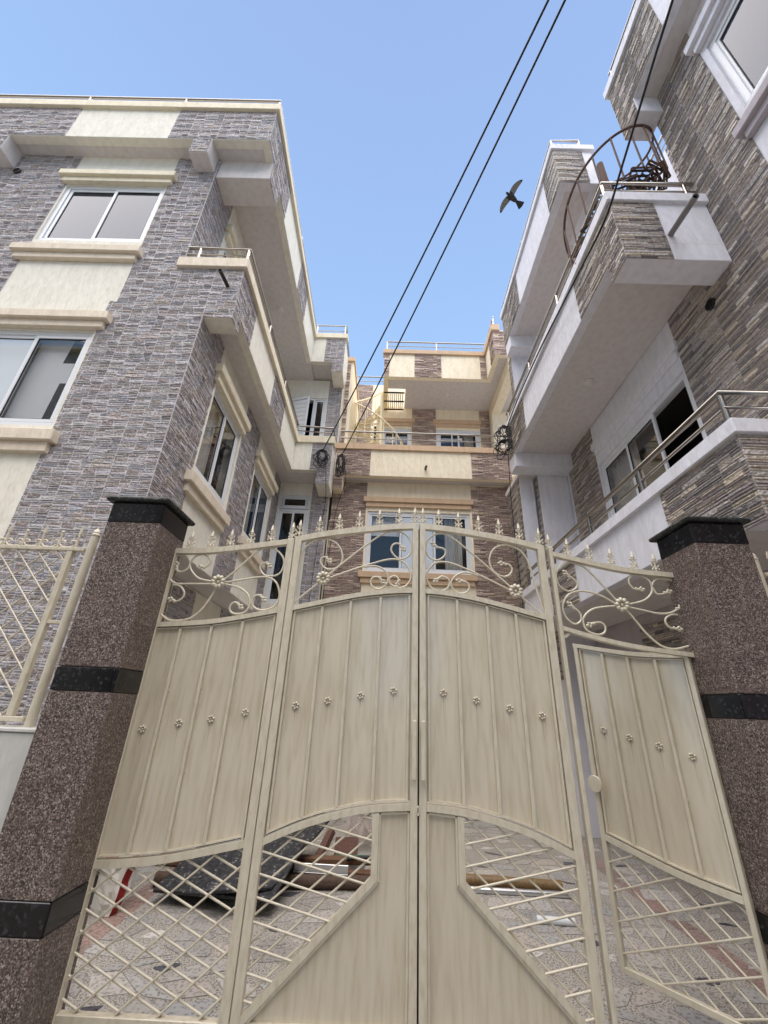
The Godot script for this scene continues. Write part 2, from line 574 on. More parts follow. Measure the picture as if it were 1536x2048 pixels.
		for k in 4:
			var l := (k + 1) % 4
			mb.flat(q[k], q[l], m, f[2])
			mb.quad(p[k], p[l], q[l], q[k], (p[k] + p[l]) * 0.5 - at.call((a + b) * 0.5, (c + d) * 0.5, lo - 0.001))

	func finish_stone() -> void:
		rng.seed = stones.size()
		stones.sort_custom(func(x, y): return x[0] > y[0])
		var rest := MB.new()
		for i in stones.size():
			if i < 300:
				var mb := MB.new()
				stone_mesh(mb, stones[i])
				add("stone", mb, clad.mat)
			else:
				stone_mesh(rest, stones[i])
		if rest.v.size():
			add("stone_cladding", rest, clad.mat).set_meta("kind", "stuff")

	# two stepped moulding: the taller lip is above (up = 1) for lintels and sills alike
	func moulding(called: String, m: Material, f: Array, u0: float, u1: float, v0: float, v1: float, lip := 0.11) -> void:
		var mb := MB.new()
		var cut := lerpf(v0, v1, 0.47)
		mb.fbox(f, u0, u1, cut, v1, 0.0, lip, 0.006)
		mb.fbox(f, u0 + 0.05, u1 - 0.05, v0, cut, 0.0, lip * 0.58, 0.006)
		add(called, mb, m)

	# the unlit room behind an opening
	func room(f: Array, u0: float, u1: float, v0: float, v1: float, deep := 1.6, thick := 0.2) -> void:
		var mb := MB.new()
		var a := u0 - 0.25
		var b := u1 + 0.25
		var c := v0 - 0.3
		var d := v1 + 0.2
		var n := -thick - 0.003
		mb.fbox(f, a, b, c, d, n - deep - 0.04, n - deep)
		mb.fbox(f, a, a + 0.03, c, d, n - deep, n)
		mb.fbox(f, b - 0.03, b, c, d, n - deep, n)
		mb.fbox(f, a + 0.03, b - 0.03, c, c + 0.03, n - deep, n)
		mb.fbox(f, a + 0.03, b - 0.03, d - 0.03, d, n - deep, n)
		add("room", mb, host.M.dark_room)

	# a window: outer frame, sashes with their own frames, panes; panes = [[u0, u1, kind]]
	func window(f: Array, u0: float, u1: float, v0: float, v1: float, panes: Array, set_back := 0.05, fw := 0.055) -> MeshInstance3D:
		var mb := MB.new()
		var d0 := -set_back - 0.05
		var d1 := -set_back
		mb.fbox(f, u0, u1, v1 - fw, v1, d0, d1, 0.003)
		mb.fbox(f, u0, u1, v0, v0 + fw, d0, d1, 0.003)
		mb.fbox(f, u0, u0 + fw, v0 + fw, v1 - fw, d0, d1, 0.003)
		mb.fbox(f, u1 - fw, u1, v0 + fw, v1 - fw, d0, d1, 0.003)
		var w := add("window", mb, host.M.upvc)
		var k := 0
		for p in panes:
			var e0 := d0 + 0.004 + 0.014 * (k % 2)
			k += 1
			var sw := 0.045
			if p[2] != "open":
				var sash := MB.new()
				sash.fbox(f, p[0], p[1], v1 - fw - sw, v1 - fw, e0, e0 + 0.03, 0.003)
				sash.fbox(f, p[0], p[1], v0 + fw, v0 + fw + sw, e0, e0 + 0.03, 0.003)
				sash.fbox(f, p[0], p[0] + sw, v0 + fw + sw, v1 - fw - sw, e0, e0 + 0.03, 0.003)
				sash.fbox(f, p[1] - sw, p[1], v0 + fw + sw, v1 - fw - sw, e0, e0 + 0.03, 0.003)
				sub("sash_frame", sash, host.M.upvc, w)
				var seal := MB.new()
				for q in [[p[0] + sw, p[1] - sw, v1 - fw - sw - 0.008, v1 - fw - sw], [p[0] + sw, p[1] - sw, v0 + fw + sw, v0 + fw + sw + 0.008], [p[0] + sw, p[0] + sw + 0.008, v0 + fw + sw, v1 - fw - sw], [p[1] - sw - 0.008, p[1] - sw, v0 + fw + sw, v1 - fw - sw]]:
					seal.fbox(f, q[0], q[1], q[2], q[3], e0 + 0.008, e0 + 0.022)
				sub("gasket", seal, host.M.gasket, w)
				var gl := MB.new()
				gl.fbox(f, p[0] + sw, p[1] - sw, v0 + fw + sw, v1 - fw - sw, e0 + 0.012, e0 + 0.016)
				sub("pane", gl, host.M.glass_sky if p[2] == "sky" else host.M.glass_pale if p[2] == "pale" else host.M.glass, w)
			if p[2] == "blind_or_reflection" or p[2] == "board":
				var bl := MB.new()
				if p[2] == "blind_or_reflection":
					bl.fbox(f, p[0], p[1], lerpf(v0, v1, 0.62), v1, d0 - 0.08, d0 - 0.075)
				else:  # white sheet cut to the outline of a sky reflection
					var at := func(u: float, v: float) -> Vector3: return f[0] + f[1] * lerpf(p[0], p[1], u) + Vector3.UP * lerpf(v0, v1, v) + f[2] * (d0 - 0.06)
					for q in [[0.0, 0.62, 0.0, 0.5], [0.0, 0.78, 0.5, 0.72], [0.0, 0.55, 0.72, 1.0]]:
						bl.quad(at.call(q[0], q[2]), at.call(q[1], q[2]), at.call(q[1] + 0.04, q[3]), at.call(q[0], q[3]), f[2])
				sub("blind_or_reflection", bl, host.M.upvc, w)
			if p[2] == "curtain" or p[2] == "half":
				var cu := MB.new()
				var c0: float = p[0] if p[2] == "curtain" else lerpf(p[0], p[1], 0.35)
				var c1: float = p[1] if p[2] == "curtain" else lerpf(p[0], p[1], 0.85)
				var steps := 24
				for i in steps:
					var x0 := lerpf(c0, c1, float(i) / steps)
					var x1 := lerpf(c0, c1, float(i + 1) / steps)
					var z0 := d0 - 0.1 + 0.02 * sin(i * 1.9)
					var z1 := d0 - 0.1 + 0.02 * sin((i + 1) * 1.9)
					var g := func(u: float, v: float, d: float) -> Vector3: return f[0] + f[1] * u + Vector3.UP * v + f[2] * d
					cu.quad(g.call(x0, v0, z0), g.call(x1, v0, z1), g.call(x1, v1, z1), g.call(x0, v1, z0), f[2])
				sub("curtain", cu, host.M.curtain, w)
		return w

	func sub(called: String, mb: MB, m: Material, parent: Node3D) -> MeshInstance3D:
		return host.part(called, mb, m, parent, warp)

	# steel handrail along a path of points standing on the cap: posts at given fractions of the path
	func railing(path: Array, height: float, posts: Array, mid := true, r := 0.024) -> void:
		var up := Vector3.UP
		var top := MB.new()
		top.tube(path.map(func(p): return p + up * height), r, 10)
		var o := add("railing", top, host.M.steel)
		if mid:
			var m := MB.new()
			m.tube(path.map(func(p): return p + up * height * 0.5), r * 0.55, 8)
			sub("middle_rail", m, host.M.steel, o)
		for q in posts:
			var m := MB.new()
			m.tube([q, q + up * (height - r * 0.6)], r * 0.8, 10)
			m.lathe(q, up, [Vector2(r * 1.7, 0.0), Vector2(r * 1.7, 0.006), Vector2(r * 0.8, 0.012)], 12)
			sub("post", m, host.M.steel, o)

func seen_size(at: Vector3, out: Vector3, area: float) -> float:
	var d := at - eye
	var q := d * eye_basis
	if q.z > -0.2 or absf(q.x / q.z) > 0.94 or absf(q.y / q.z) > 1.24:
		return -1.0 / (1.0 + d.length())
	var facing := -d.normalized().dot(out)
	return area * maxf(facing, 0.0) / d.length_squared()

func new_house(called: String, label: String, at: Vector3, stone_key: String) -> House:
	var h := House.new()
	h.host = self
	h.root = thing(called, label, "house", at)
	var cl := Clad.new()
	var rng := RandomNumberGenerator.new()
	var lin := func(s: Array) -> Array: return s.map(func(c: Color) -> Color: return c.srgb_to_linear())
	if stone_key == "left":
		rng.seed = 41
		var tones: Array = lin.call([Color(0.7, 0.685, 0.7), Color(0.66, 0.64, 0.655), Color(0.69, 0.65, 0.625), Color(0.6, 0.59, 0.615), Color(0.66, 0.67, 0.7), Color(0.58, 0.54, 0.525), Color(0.67, 0.645, 0.645), Color(0.73, 0.72, 0.73), Color(0.63, 0.585, 0.565)])
		for k in 2:
			cl.tiles.append(make_tile(cl.size, 6, 0.09, 0.19, 0.5, tones, 0.009, rng))
		cl.mat = M.stone_left
		cl.joint = M.grout_light
		cl.gap = 0.0042
		cl.rough = 0.0036
	elif stone_key == "right":
		rng.seed = 17
		cl.size = Vector2(0.6, 0.3)
		cl.rough = 0.003
		var tones: Array = lin.call([Color(0.552, 0.520, 0.505), Color(0.768, 0.722, 0.659), Color(0.748, 0.725, 0.709), Color(0.460, 0.445, 0.445), Color(0.664, 0.618, 0.586), Color(0.619, 0.596, 0.588), Color(0.811, 0.764, 0.694), Color(0.501, 0.477, 0.469), Color(0.703, 0.672, 0.656)])
		for k in 3:
			cl.tiles.append(make_tile(cl.size, 7, 0.12, 0.32, 0.72, tones, 0.011, rng))
		cl.mat = M.stone_right
		cl.joint = M.grout
	else:
		rng.seed = 29
		cl.size = Vector2(0.6, 0.3)
		cl.rough = 0.006
		var tones: Array = lin.call([Color(0.784, 0.694, 0.638), Color(0.851, 0.773, 0.706), Color(0.694, 0.605, 0.560), Color(0.885, 0.806, 0.739), Color(0.750, 0.672, 0.638), Color(0.806, 0.728, 0.672)])
		for k in 3:
			cl.tiles.append(make_tile(cl.size, 6, 0.1, 0.26, 0.55, tones, 0.02, rng))
		cl.mat = M.stone_back
		cl.joint = M.grout
	h.clad = cl
	return h

# ---------------------------------------------------------------- the cream house on the left
func build_left_house() -> void:
	var h := new_house("corner_house", "cream and grey stone clad house with sliding windows left of the gate", Vector3(-5.5, 0, -6), "left")
	h.warp = func(p: Vector3) -> Vector3:
		var far := maxf(0.0, -3.7 - p.z)
		return Vector3(p.x - 0.010 * far, p.y - 0.004 * far * (p.y - 1.5), p.z)
	var ff := [Vector3(0, 0, -3.712), Vector3.RIGHT, Vector3.BACK]
	var fs := [Vector3(-2.412, 0, 0), Vector3.FORWARD, Vector3.RIGHT]
	var fu := [Vector3(-2.892, 0, 0), Vector3.FORWARD, Vector3.RIGHT]
	var cream: Material = M.cream
	var low := [-5.08, -3.67, 4.11, 5.5]
	var high := [-5.08, -3.57, 7.22, 8.53]
	h.wall("front_wall", cream, ff, -9.0, -2.413, 0.0, 6.03, [low])
	h.wall("front_wall", cream, ff, -9.0, -2.893, 6.03, 9.33, [high])
	h.room(ff, -5.08, -3.67, 4.11, 5.5)
	h.room(ff, -5.08, -3.57, 7.22, 8.53)
	h.window(ff, low[0], low[1], low[2], low[3], [[-5.02, -4.33, "pale"], [-4.37, -3.7, "board"]], 0.02)  # pale pane and white sheet stand in for the reflected sky
	h.window(ff, high[0], high[1], high[2], high[3], [[-5.02, -4.29, "sky"], [-4.33, -3.6, "sky"]], 0.02)
	h.stone(ff, -9.0, -5.1, 0.0, 9.3, 0.0, -5.1)
	h.stone(ff, -3.64, -2.412, 0.0, 6.03, 0.0, -5.112)
	h.stone(ff, -3.55, -2.892, 6.03, 9.3, 0.0, -5.112, 0.03)
	h.moulding("lintel", M.cream_trim, ff, -5.2, -3.43, 8.54, 8.75)
	h.moulding("window_sill", M.left_sill, ff, -5.22, -3.47, 6.77, 6.99)
	h.moulding("lintel", M.left_sill, ff, -5.2, -3.5, 5.52, 5.74)
	h.moulding("window_sill", M.left_sill, ff, -5.2, -3.52, 3.75, 4.0)
	# side wall of the first floor, over the driveway
	var w1 := [4.46, 5.58, 4.08, 5.4]
	var w2 := [6.5, 7.66, 4.08, 5.4]
	h.wall("side_wall", cream, fs, 3.713, 8.2, 3.05, 6.03, [w1, w2])
	h.room(fs, 4.46, 5.58, 4.08, 5.4, 1.0)
	h.room(fs, 6.5, 7.66, 4.08, 5.4, 1.0)
	h.window(fs, w1[0], w1[1], w1[2], w1[3], [[4.51, 5.04, "curtain"], [5.0, 5.53, "clear"]], 0.03)
	h.window(fs, w2[0], w2[1], w2[2], w2[3], [[6.55, 7.1, "curtain"], [7.06, 7.61, "clear"]], 0.03)
	h.stone(fs, 3.7, 4.4, 3.05, 6.03, 0.0, 3.7)
	h.stone(fs, 5.63, 6.42, 3.05, 6.03, 0.0, 3.7)
	h.stone(fs, 7.73, 8.2, 3.05, 6.03, 0.0, 3.7)
	for w in [w1, w2]:
		h.moulding("lintel", M.cream_trim, fs, w[0] - 0.16, w[1] + 0.08, 5.4, 5.64)
		h.moulding("window_sill", M.left_sill, fs, w[0] - 0.2, w[1] + 0.06, 3.7, 3.95, 0.1)
	# ground floor, set back under the overhang
	var fg := [Vector3(-2.9, 0, 0), Vector3.FORWARD, Vector3.RIGHT]
	h.wall("ground_wall", cream, fg, 3.92, 8.2, 0.0, 3.02, [[4.5, 7.9, 0.0, 2.45]], 0.35)
	h.stone(fg, 5.62, 6.36, 2.5, 3.0, 0.0, 3.7)
	h.stone(fg, 7.5, 8.2, 2.5, 3.0, 0.0, 3.7)
	h.stone(fg, 3.93, 4.45, 0.0, 3.0, 0.0, 3.7)
	h.block("overhang_slab", M.ceiling, Vector3(-9, 3.035, -8.3), Vector3(-2.42, 3.2, -3.93))
	h.block("inner_wall", M.dark_room, Vector3(-4.6, 0, -8.2), Vector3(-4.4, 3.03, -3.93))
	h.block("floor_slab", M.ceiling, Vector3(-9, 6.025, -8.4), Vector3(-2.06, 6.16, -3.72))
	h.block("roof_slab", M.ceiling, Vector3(-9, 9.305, -8.7), Vector3(-2.06, 9.45, -3.45))
	h.block("back_wall", M.dark_room, Vector3(-9, 0, -8.75), Vector3(-2.95, 9.3, -8.6))
	h.block("end_wall", cream, Vector3(-9.2, 0, -8.7), Vector3(-9.0, 9.3, -3.72))
	# second floor side wall behind the balcony
	h.wall("upper_side_wall", cream, fu, 3.713, 8.5, 6.16, 9.31, [[4.5, 5.62, 7.1, 8.5]])
	h.room(fu, 4.5, 5.62, 7.1, 8.5, 0.9)
	h.window(fu, 4.5, 5.62, 7.1, 8.5, [[4.55, 5.08, "clear"], [5.04, 5.57, "clear"]], 0.03)
	h.stone(fu, 3.7, 4.36, 6.16, 9.3, 0.0, 3.7)
	h.stone(fu, 5.7, 6.4, 6.16, 9.3, 0.0, 3.7)
	h.moulding("lintel", M.cream_trim, fu, 4.34, 5.72, 8.5, 8.74)
	# balcony of the second floor
	var fb := [Vector3(-2.052, 0, 0), Vector3.FORWARD, Vector3.RIGHT]
	h.block("balcony_parapet", cream, Vector3(-2.17, 6.015, -7.6), Vector3(-2.052, 6.7, -3.712))
	h.block("balcony_parapet", cream, Vector3(-2.888, 6.015, -3.83), Vector3(-2.16, 6.7, -3.713))
	h.block("balcony_beam", cream, Vector3(-2.41, 5.795, -3.96), Vector3(-2.053, 6.04, -3.713))
	h.stone(ff, -2.892, -2.04, 6.03, 6.69, 0.0, -5.112)
	h.stone(ff, -2.412, -2.04, 5.8, 6.03, 0.0, -5.112)
	h.stone(fb, 3.7, 3.96, 5.8, 6.02, 0.0, 3.7, 0.02)
	h.stone(fb, 3.7, 4.37, 6.02, 6.69, 0.0, 3.7, 0.02)
	h.stone(fb, 5.6, 6.4, 6.02, 6.69, 0.0, 3.7, 0.02)
	h.block("parapet_cap", M.left_sill, Vector3(-2.94, 6.685, -3.83), Vector3(-1.995, 6.86, -3.655))
	h.block("parapet_cap", M.cream_trim, Vector3(-2.19, 6.687, -7.63), Vector3(-1.995, 6.858, -3.83))
	# the balcony turns towards the court at its far end
	var fj := [Vector3(0, 0, -7.6), Vector3.RIGHT, Vector3.BACK]
	h.block("balcony_parapet", cream, Vector3(-2.16, 6.01, -7.72), Vector3(-1.245, 6.7, -7.6))
	h.block("balcony_parapet", cream, Vector3(-1.365, 6.012, -8.1), Vector3(-1.246, 6.7, -7.72))
	h.block("balcony_beam", cream, Vector3(-1.53, 5.7, -8.2), Vector3(-1.247, 6.03, -7.605))
	h.block("floor_slab", M.ceiling, Vector3(-2.3, 6.023, -8.4), Vector3(-1.3, 6.158, -7.62))
	h.stone(fj, -1.68, -1.245, 6.03, 6.69, 0.0, -2.05)
	h.stone(fj, -1.53, -1.245, 5.7, 6.03, 0.0, -2.05)
	h.block("parapet_cap", M.cream_trim, Vector3(-1.995, 6.683, -7.74), Vector3(-1.21, 6.855, -7.55))
	var fd := [Vector3(0, 0, -8.2), Vector3.RIGHT, Vector3.BACK]
	h.wall("return_wall", cream, fd, -2.42, -1.31, 0.0, 6.03, [[-2.36, -1.72, 3.3, 5.72]])
	h.window(fd, -2.36, -1.72, 5.4, 5.72, [[-2.31, -1.77, "clear"]], 0.02, 0.04)
	h.window(fd, -2.36, -1.72, 3.3, 5.38, [[-2.32, -2.02, "clear"], [-2.06, -1.76, "clear"]], 0.02, 0.045)
	h.stone(fd, -1.68, -1.31, 3.0, 6.02, 0.0, -2.05)
	h.room(fd, -2.36, -1.72, 3.3, 5.72, 1.2)
	# second floor return with the slatted door
	var fr := [Vector3(0, 0, -8.5), Vector3.RIGHT, Vector3.BACK]
	h.wall("return_wall", cream, fr, -2.9, -1.29, 6.16, 9.31, [[-2.6, -1.66, 6.2, 8.72]])
	h.stone(fr, -1.63, -1.29, 6.16, 9.3, 0.0, -2.05)
	h.window(fr, -2.0, -1.66, 6.2, 8.72, [[-1.95, -1.71, "clear"]], 0.02, 0.045)
	h.block("door_frame", M.upvc, Vector3(-2.6, 8.66, -8.58), Vector3(-2.0, 8.72, -8.51))
	h.room(fr, -2.6, -1.66, 6.25, 8.72, 1.2)
	var leaf := MB.new()
	var fl := [Vector3(-2.58, 0, -8.47), Vector3(0.96, 0, 0.28).normalized(), Vector3(-0.28, 0, 0.96).normalized()]
	for q in [[0.0, 0.05, 6.25, 8.6], [0.5, 0.55, 6.25, 8.6], [0.05, 0.5, 6.25, 6.32], [0.05, 0.5, 8.53, 8.6]]:
		leaf.fbox(fl, q[0], q[1], q[2], q[3], 0.0, 0.045, 0.003)
	var door := h.add("door", leaf, M.upvc)
	for k in 17:
		var s := MB.new()
		s.fbox(fl, 0.05, 0.5, 6.33 + k * 0.129, 6.33 + k * 0.129 + 0.122, 0.012, 0.032, 0.004)
		h.sub("slat", s, M.upvc, door)
	# roof parapets
	var rf := [Vector3(0, 0, -3.437), Vector3.RIGHT, Vector3.BACK]
	var rs := [Vector3(-2.052, 0, 0), Vector3.FORWARD, Vector3.RIGHT]
	h.block("roof_parapet", cream, Vector3(-9, 9.29, -3.56), Vector3(-2.052, 10.12, -3.437))
	h.block("roof_parapet", cream, Vector3(-2.17, 9.288, -7.9), Vector3(-2.053, 10.12, -3.56))
	h.stone(rf, -9.0, -5.21, 9.3, 10.1, 0.0, -5.112)
	h.stone(rf, -3.61, -2.04, 9.3, 10.1, 0.0, -5.112)
	h.stone(rs, 3.425, 4.57, 9.3, 10.1, 0.0, 3.425)
	h.stone(rs, 5.9, 6.68, 9.3, 10.1, 0.0, 3.425)
	h.block("parapet_cap", M.cream_trim, Vector3(-9, 10.11, -3.58), Vector3(-1.995, 10.28, -3.38))
	h.block("parapet_cap", M.cream_trim, Vector3(-2.19, 10.112, -7.93), Vector3(-1.997, 10.278, -3.58))
	for x in [-3.21, -6.36]:
		var b := h.block("roof_beam", M.ceiling, Vector3(x, 8.93, -3.715), Vector3(x + 0.29, 9.3, -3.437))
		h.stone([Vector3(0, 0, -3.437), Vector3.RIGHT, Vector3.BACK], x + 0.004, x + 0.286, 8.935, 9.29, 0.0, -5.112)
	h.block("roof_beam", M.ceiling, Vector3(-2.92, 8.86, -4.13), Vector3(-2.053, 9.31, -3.73))
	h.stone(rs, 3.73, 4.13, 8.865, 9.3, 0.0, 3.425)
	var rj := [Vector3(0, 0, -7.9), Vector3.RIGHT, Vector3.BACK]
	h.block("roof_parapet", cream, Vector3(-2.16, 9.36, -8.02), Vector3(-1.245, 10.16, -7.9))
	h.block("roof_parapet", cream, Vector3(-1.36, 9.362, -9.4), Vector3(-1.246, 10.16, -8.02))
	h.block("roof_slab", M.ceiling, Vector3(-2.9, 9.38, -9.6), Vector3(-1.3, 9.5, -7.95))
	h.block("roof_beam", cream, Vector3(-1.53, 9.06, -8.5), Vector3(-1.247, 9.4, -7.905))
	h.stone(rj, -1.74, -1.245, 9.38, 10.15, 0.0, -2.05)
	h.stone(rj, -1.53, -1.245, 9.06, 9.38, 0.0, -2.05)
	h.block("parapet_cap", M.cream_trim, Vector3(-1.997, 10.15, -8.05), Vector3(-1.2, 10.31, -7.85))
	# railings
	h.railing([Vector3(-2.9, 6.86, -3.72), Vector3(-2.05, 6.86, -3.72), Vector3(-2.05, 6.86, -7.58), Vector3(-1.28, 6.86, -7.64), Vector3(-1.28, 6.86, -8.1)], 0.27, [Vector3(-2.72, 6.86, -3.72), Vector3(-2.06, 6.86, -3.73), Vector3(-2.05, 6.86, -4.95), Vector3(-2.05, 6.86, -6.2), Vector3(-2.05, 6.86, -7.56), Vector3(-1.28, 6.86, -7.65)])
	h.railing([Vector3(-9, 10.28, -3.44), Vector3(-2.05, 10.28, -3.44), Vector3(-2.05, 10.28, -7.9)], 0.22, [Vector3(-6.8, 10.28, -3.44), Vector3(-5.2, 10.28, -3.44), Vector3(-3.6, 10.28, -3.44), Vector3(-2.06, 10.28, -3.45), Vector3(-2.05, 10.28, -5.6), Vector3(-2.05, 10.28, -7.85)])
	h.railing([Vector3(-2.05, 10.3, -7.95), Vector3(-1.27, 10.3, -7.95), Vector3(-1.27, 10.3, -9.3)], 0.38, [Vector3(-1.29, 10.3, -7.95), Vector3(-2.02, 10.3, -7.95)], true, 0.02)
	h.finish_stone()
	drain(h, Vector3(-2.2, 6.36, -3.72), Vector3(-2.21, 6.33, -3.46), 0.024, M.pvc_dark)
	vent(h, [Vector3(-5.97, 8.83, -3.7), Vector3.RIGHT, Vector3.BACK], 0.05)

func drain(h: House, from: Vector3, to: Vector3, r: float, m: Material) -> void:
	var mb := MB.new()
	var ax := (to - from).normalized()
	var l := from.distance_to(to)
	mb.lathe(from, ax, [Vector2(r, 0.0), Vector2(r, l), Vector2(r * 0.82, l), Vector2(r * 0.82, l - 0.12), Vector2(0.0, l - 0.13)], 16)
	var o := h.add("drain_pipe", mb, m)
	var mouth := MB.new()
	mouth.lathe(from, ax, [Vector2(r * 0.8, l - 0.12), Vector2(r * 0.8, l - 0.02), Vector2(0.0, l - 0.025)], 16)
	h.sub("mouth", mouth, M.hole_shade, o)

func vent(h: House, f: Array, r: float) -> void:
	var mb := MB.new()
	mb.lathe(f[0], f[2], [Vector2(r * 1.15, 0.0), Vector2(r * 1.15, 0.02), Vector2(r * 0.95, 0.022), Vector2(r * 0.95, 0.002)], 18)
	var o := h.add("vent_pipe", mb, M.pvc_dark)
	var mouth := MB.new()
	mouth.lathe(f[0], f[2], [Vector2(r * 0.95, 0.012), Vector2(0.0, 0.0125)], 18)
	h.sub("mouth", mouth, M.hole_shade, o)

# ---------------------------------------------------------------- the apricot house at the end of the court
func build_rear_house() -> void:
	var h := new_house("rear_house", "apricot house with brown stone bands and a wide window facing the gate", Vector3(0.7, 0, -9.5), "back")
	var m: Material = M.apricot
	var f1 := [Vector3(0, 0, -8.42), Vector3.RIGHT, Vector3.BACK]
	h.wall("front_wall", m, f1, -1.31, 2.9, 0.0, 6.2, [[-0.5, 1.75, 4.05, 5.43]])
	h.room(f1, -0.5, 1.75, 4.05, 5.43, 1.0)
	h.window(f1, -0.5, 1.75, 4.05, 5.43, [[-0.44, 0.26, "blind_or_reflection"], [0.22, 0.99, "pale"], [0.95, 1.69, "half"]], 0.03, 0.06)
	h.stone(f1, -1.31, -0.54, 2.0, 6.13)
	h.stone(f1, 1.8, 2.66, 2.0, 6.13)
	h.moulding("lintel", M.apricot_trim, f1, -0.6, 1.83, 5.52, 5.75, 0.09)
	h.moulding("window_sill", M.apricot_trim, f1, -0.62, 1.83, 3.79, 4.03, 0.09)
	var f2 := [Vector3(0, 0, -8.1), Vector3.RIGHT, Vector3.BACK]
	h.block("terrace_parapet", m, Vector3(-1.26, 6.14, -8.22), Vector3(2.9, 6.82, -8.1))
	h.block("terrace_slab", M.ceiling, Vector3(-1.24, 6.155, -11.85), Vector3(3.2, 6.3, -8.15))
	h.block("terrace_beam", m, Vector3(-1.29, 5.81, -8.42), Vector3(-1.07, 6.16, -8.1))
	h.stone(f2, -1.26, -0.485, 6.14, 6.8)
	h.stone(f2, 1.78, 2.66, 6.14, 6.8)
	h.stone(f2, -1.285, -1.075, 5.815, 6.138)
	h.block("parapet_cap", M.apricot_trim, Vector3(-1.3, 6.805, -8.25), Vector3(2.9, 6.95, -8.05))
	h.railing([Vector3(-1.22, 6.95, -8.12), Vector3(2.64, 6.95, -8.12)], 0.37, [Vector3(-1.22, 6.95, -8.12), Vector3(0.075, 6.95, -8.12), Vector3(1.37, 6.95, -8.12), Vector3(2.6, 6.95, -8.12)], true, 0.021)
	var f3 := [Vector3(0, 0, -9.8), Vector3.RIGHT, Vector3.BACK]
	h.wall("upper_wall", m, f3, -0.48, 3.6, 6.3, 9.45, [[-0.3, 0.5, 7.2, 8.68], [1.24, 2.42, 7.2, 8.68]])
	h.room(f3, -0.3, 0.5, 7.2, 8.68, 1.0)
	h.room(f3, 1.24, 2.42, 7.2, 8.68, 1.0)
	h.window(f3, -0.3, 0.5, 7.2, 8.68, [[-0.25, 0.12, "clear"], [0.08, 0.45, "sky"]], 0.02, 0.06)
	h.window(f3, 1.24, 2.42, 7.2, 8.68, [[1.3, 1.86, "sky"], [1.82, 2.36, "half"]], 0.02, 0.06)
	h.stone(f3, 0.53, 1.21, 6.3, 9.4)
	h.stone(f3, 2.46, 2.74, 6.3, 9.4)
	h.moulding("lintel", M.apricot_trim, f3, -0.42, 0.6, 8.76, 8.98, 0.08)
	h.moulding("lintel", M.apricot_trim, f3, 1.12, 2.49, 8.76, 8.98, 0.08)
	h.block("room_wall", M.dark_room, Vector3(-0.4, 0, -11.4), Vector3(3.5, 9.4, -11.3))
	h.block("terrace_column", m, Vector3(2.74, 6.3, -9.72), Vector3(3.1, 9.06, -9.5))
	h.block("roof_beam", m, Vector3(2.74, 9.05, -9.78), Vector3(2.98, 9.4, -7.75))
	# roof
	var f4 := [Vector3(0, 0, -8.5), Vector3.RIGHT, Vector3.BACK]
	h.block("roof_parapet", m, Vector3(-0.3, 9.37, -8.62), Vector3(2.53, 10.17, -8.5))
	h.block("roof_parapet", m, Vector3(-0.299, 9.372, -11.0), Vector3(-0.18, 10.17, -8.62))
	h.block("roof_slab", M.ceiling, Vector3(0.3, 9.385, -11.3), Vector3(3.6, 9.5, -8.55))
	h.block("roof_slab", M.ceiling, Vector3(-0.29, 9.387, -8.98), Vector3(0.3, 9.5, -8.55))
	h.block("roof_slab", M.ceiling, Vector3(2.45, 9.389, -8.55), Vector3(3.6, 9.5, -7.7))
	h.stone(f4, -0.3, -0.16, 9.38, 10.16)
	h.stone(f4, 0.51, 1.22, 9.38, 10.16)
	h.stone(f4, 2.25, 2.41, 9.38, 10.16)
	h.block("parapet_cap", M.apricot_trim, Vector3(-0.34, 10.16, -8.65), Vector3(2.4, 10.3, -8.45))
	h.block("parapet_cap", M.apricot_trim, Vector3(2.36, 10.163, -8.6), Vector3(2.57, 10.36, -7.6))
	h.block("roof_parapet", m, Vector3(2.41, 9.374, -8.5), Vector3(2.53, 10.2, -7.65))
	h.block("roof_parapet", m, Vector3(2.53, 9.376, -7.77), Vector3(3.6, 10.2, -7.652))
	var f5 := [Vector3(2.41, 0, 0), Vector3.FORWARD, Vector3.LEFT]
	h.stone(f5, 7.65, 8.02, 9.38, 10.16)
	h.stone([Vector3(0, 0, -7.65), Vector3.RIGHT, Vector3.BACK], 2.4, 3.1, 9.38, 10.16)
	h.railing([Vector3(-0.25, 10.3, -8.5), Vector3(2.43, 10.3, -8.5), Vector3(2.45, 10.36, -7.65)], 0.31, [Vector3(-0.24, 10.3, -8.5), Vector3(1.1, 10.3, -8.5), Vector3(2.42, 10.3, -8.5), Vector3(2.45, 10.36, -7.68)], true, 0.02)
	# plastered fin wall between this house and the cream house
	h.block("fin_wall", m, Vector3(-1.4, 6.3, -10.9), Vector3(-1.13, 10.05, -8.72))
	h.stone([Vector3(0, 0, -8.72), Vector3.RIGHT, Vector3.BACK], -1.31, -1.2, 6.3, 10.03)
	h.block("parapet_cap", M.apricot_trim, Vector3(-1.42, 10.04, -11.0), Vector3(-1.1, 10.18, -8.66))
	# narrow wing on the right with a tall window
	var f6 := [Vector3(2.66, 0, 0), Vector3.FORWARD, Vector3.LEFT]
	h.wall("wing_wall", m, f6, 7.95, 8.42, 0.0, 6.2, [[7.99, 8.36, 4.25, 5.8]])
	h.room(f6, 8.0, 8.3, 4.25, 5.8, 0.4)
	h.window(f6, 7.99, 8.36, 4.25, 5.8, [[8.03, 8.32, "curtain"]], 0.01, 0.04)
	h.finish_stone()
	drain(h, Vector3(0.753, 6.36, -8.1), Vector3(0.753, 6.33, -7.94), 0.026, M.pvc_dark)

	var r := new_house("distant_house", "brown stone rooftop wall behind the spiral stair", Vector3(-0.5, 0, -12), "back")
	var fr := [Vector3(0, 0, -11.9), Vector3.RIGHT, Vector3.BACK]
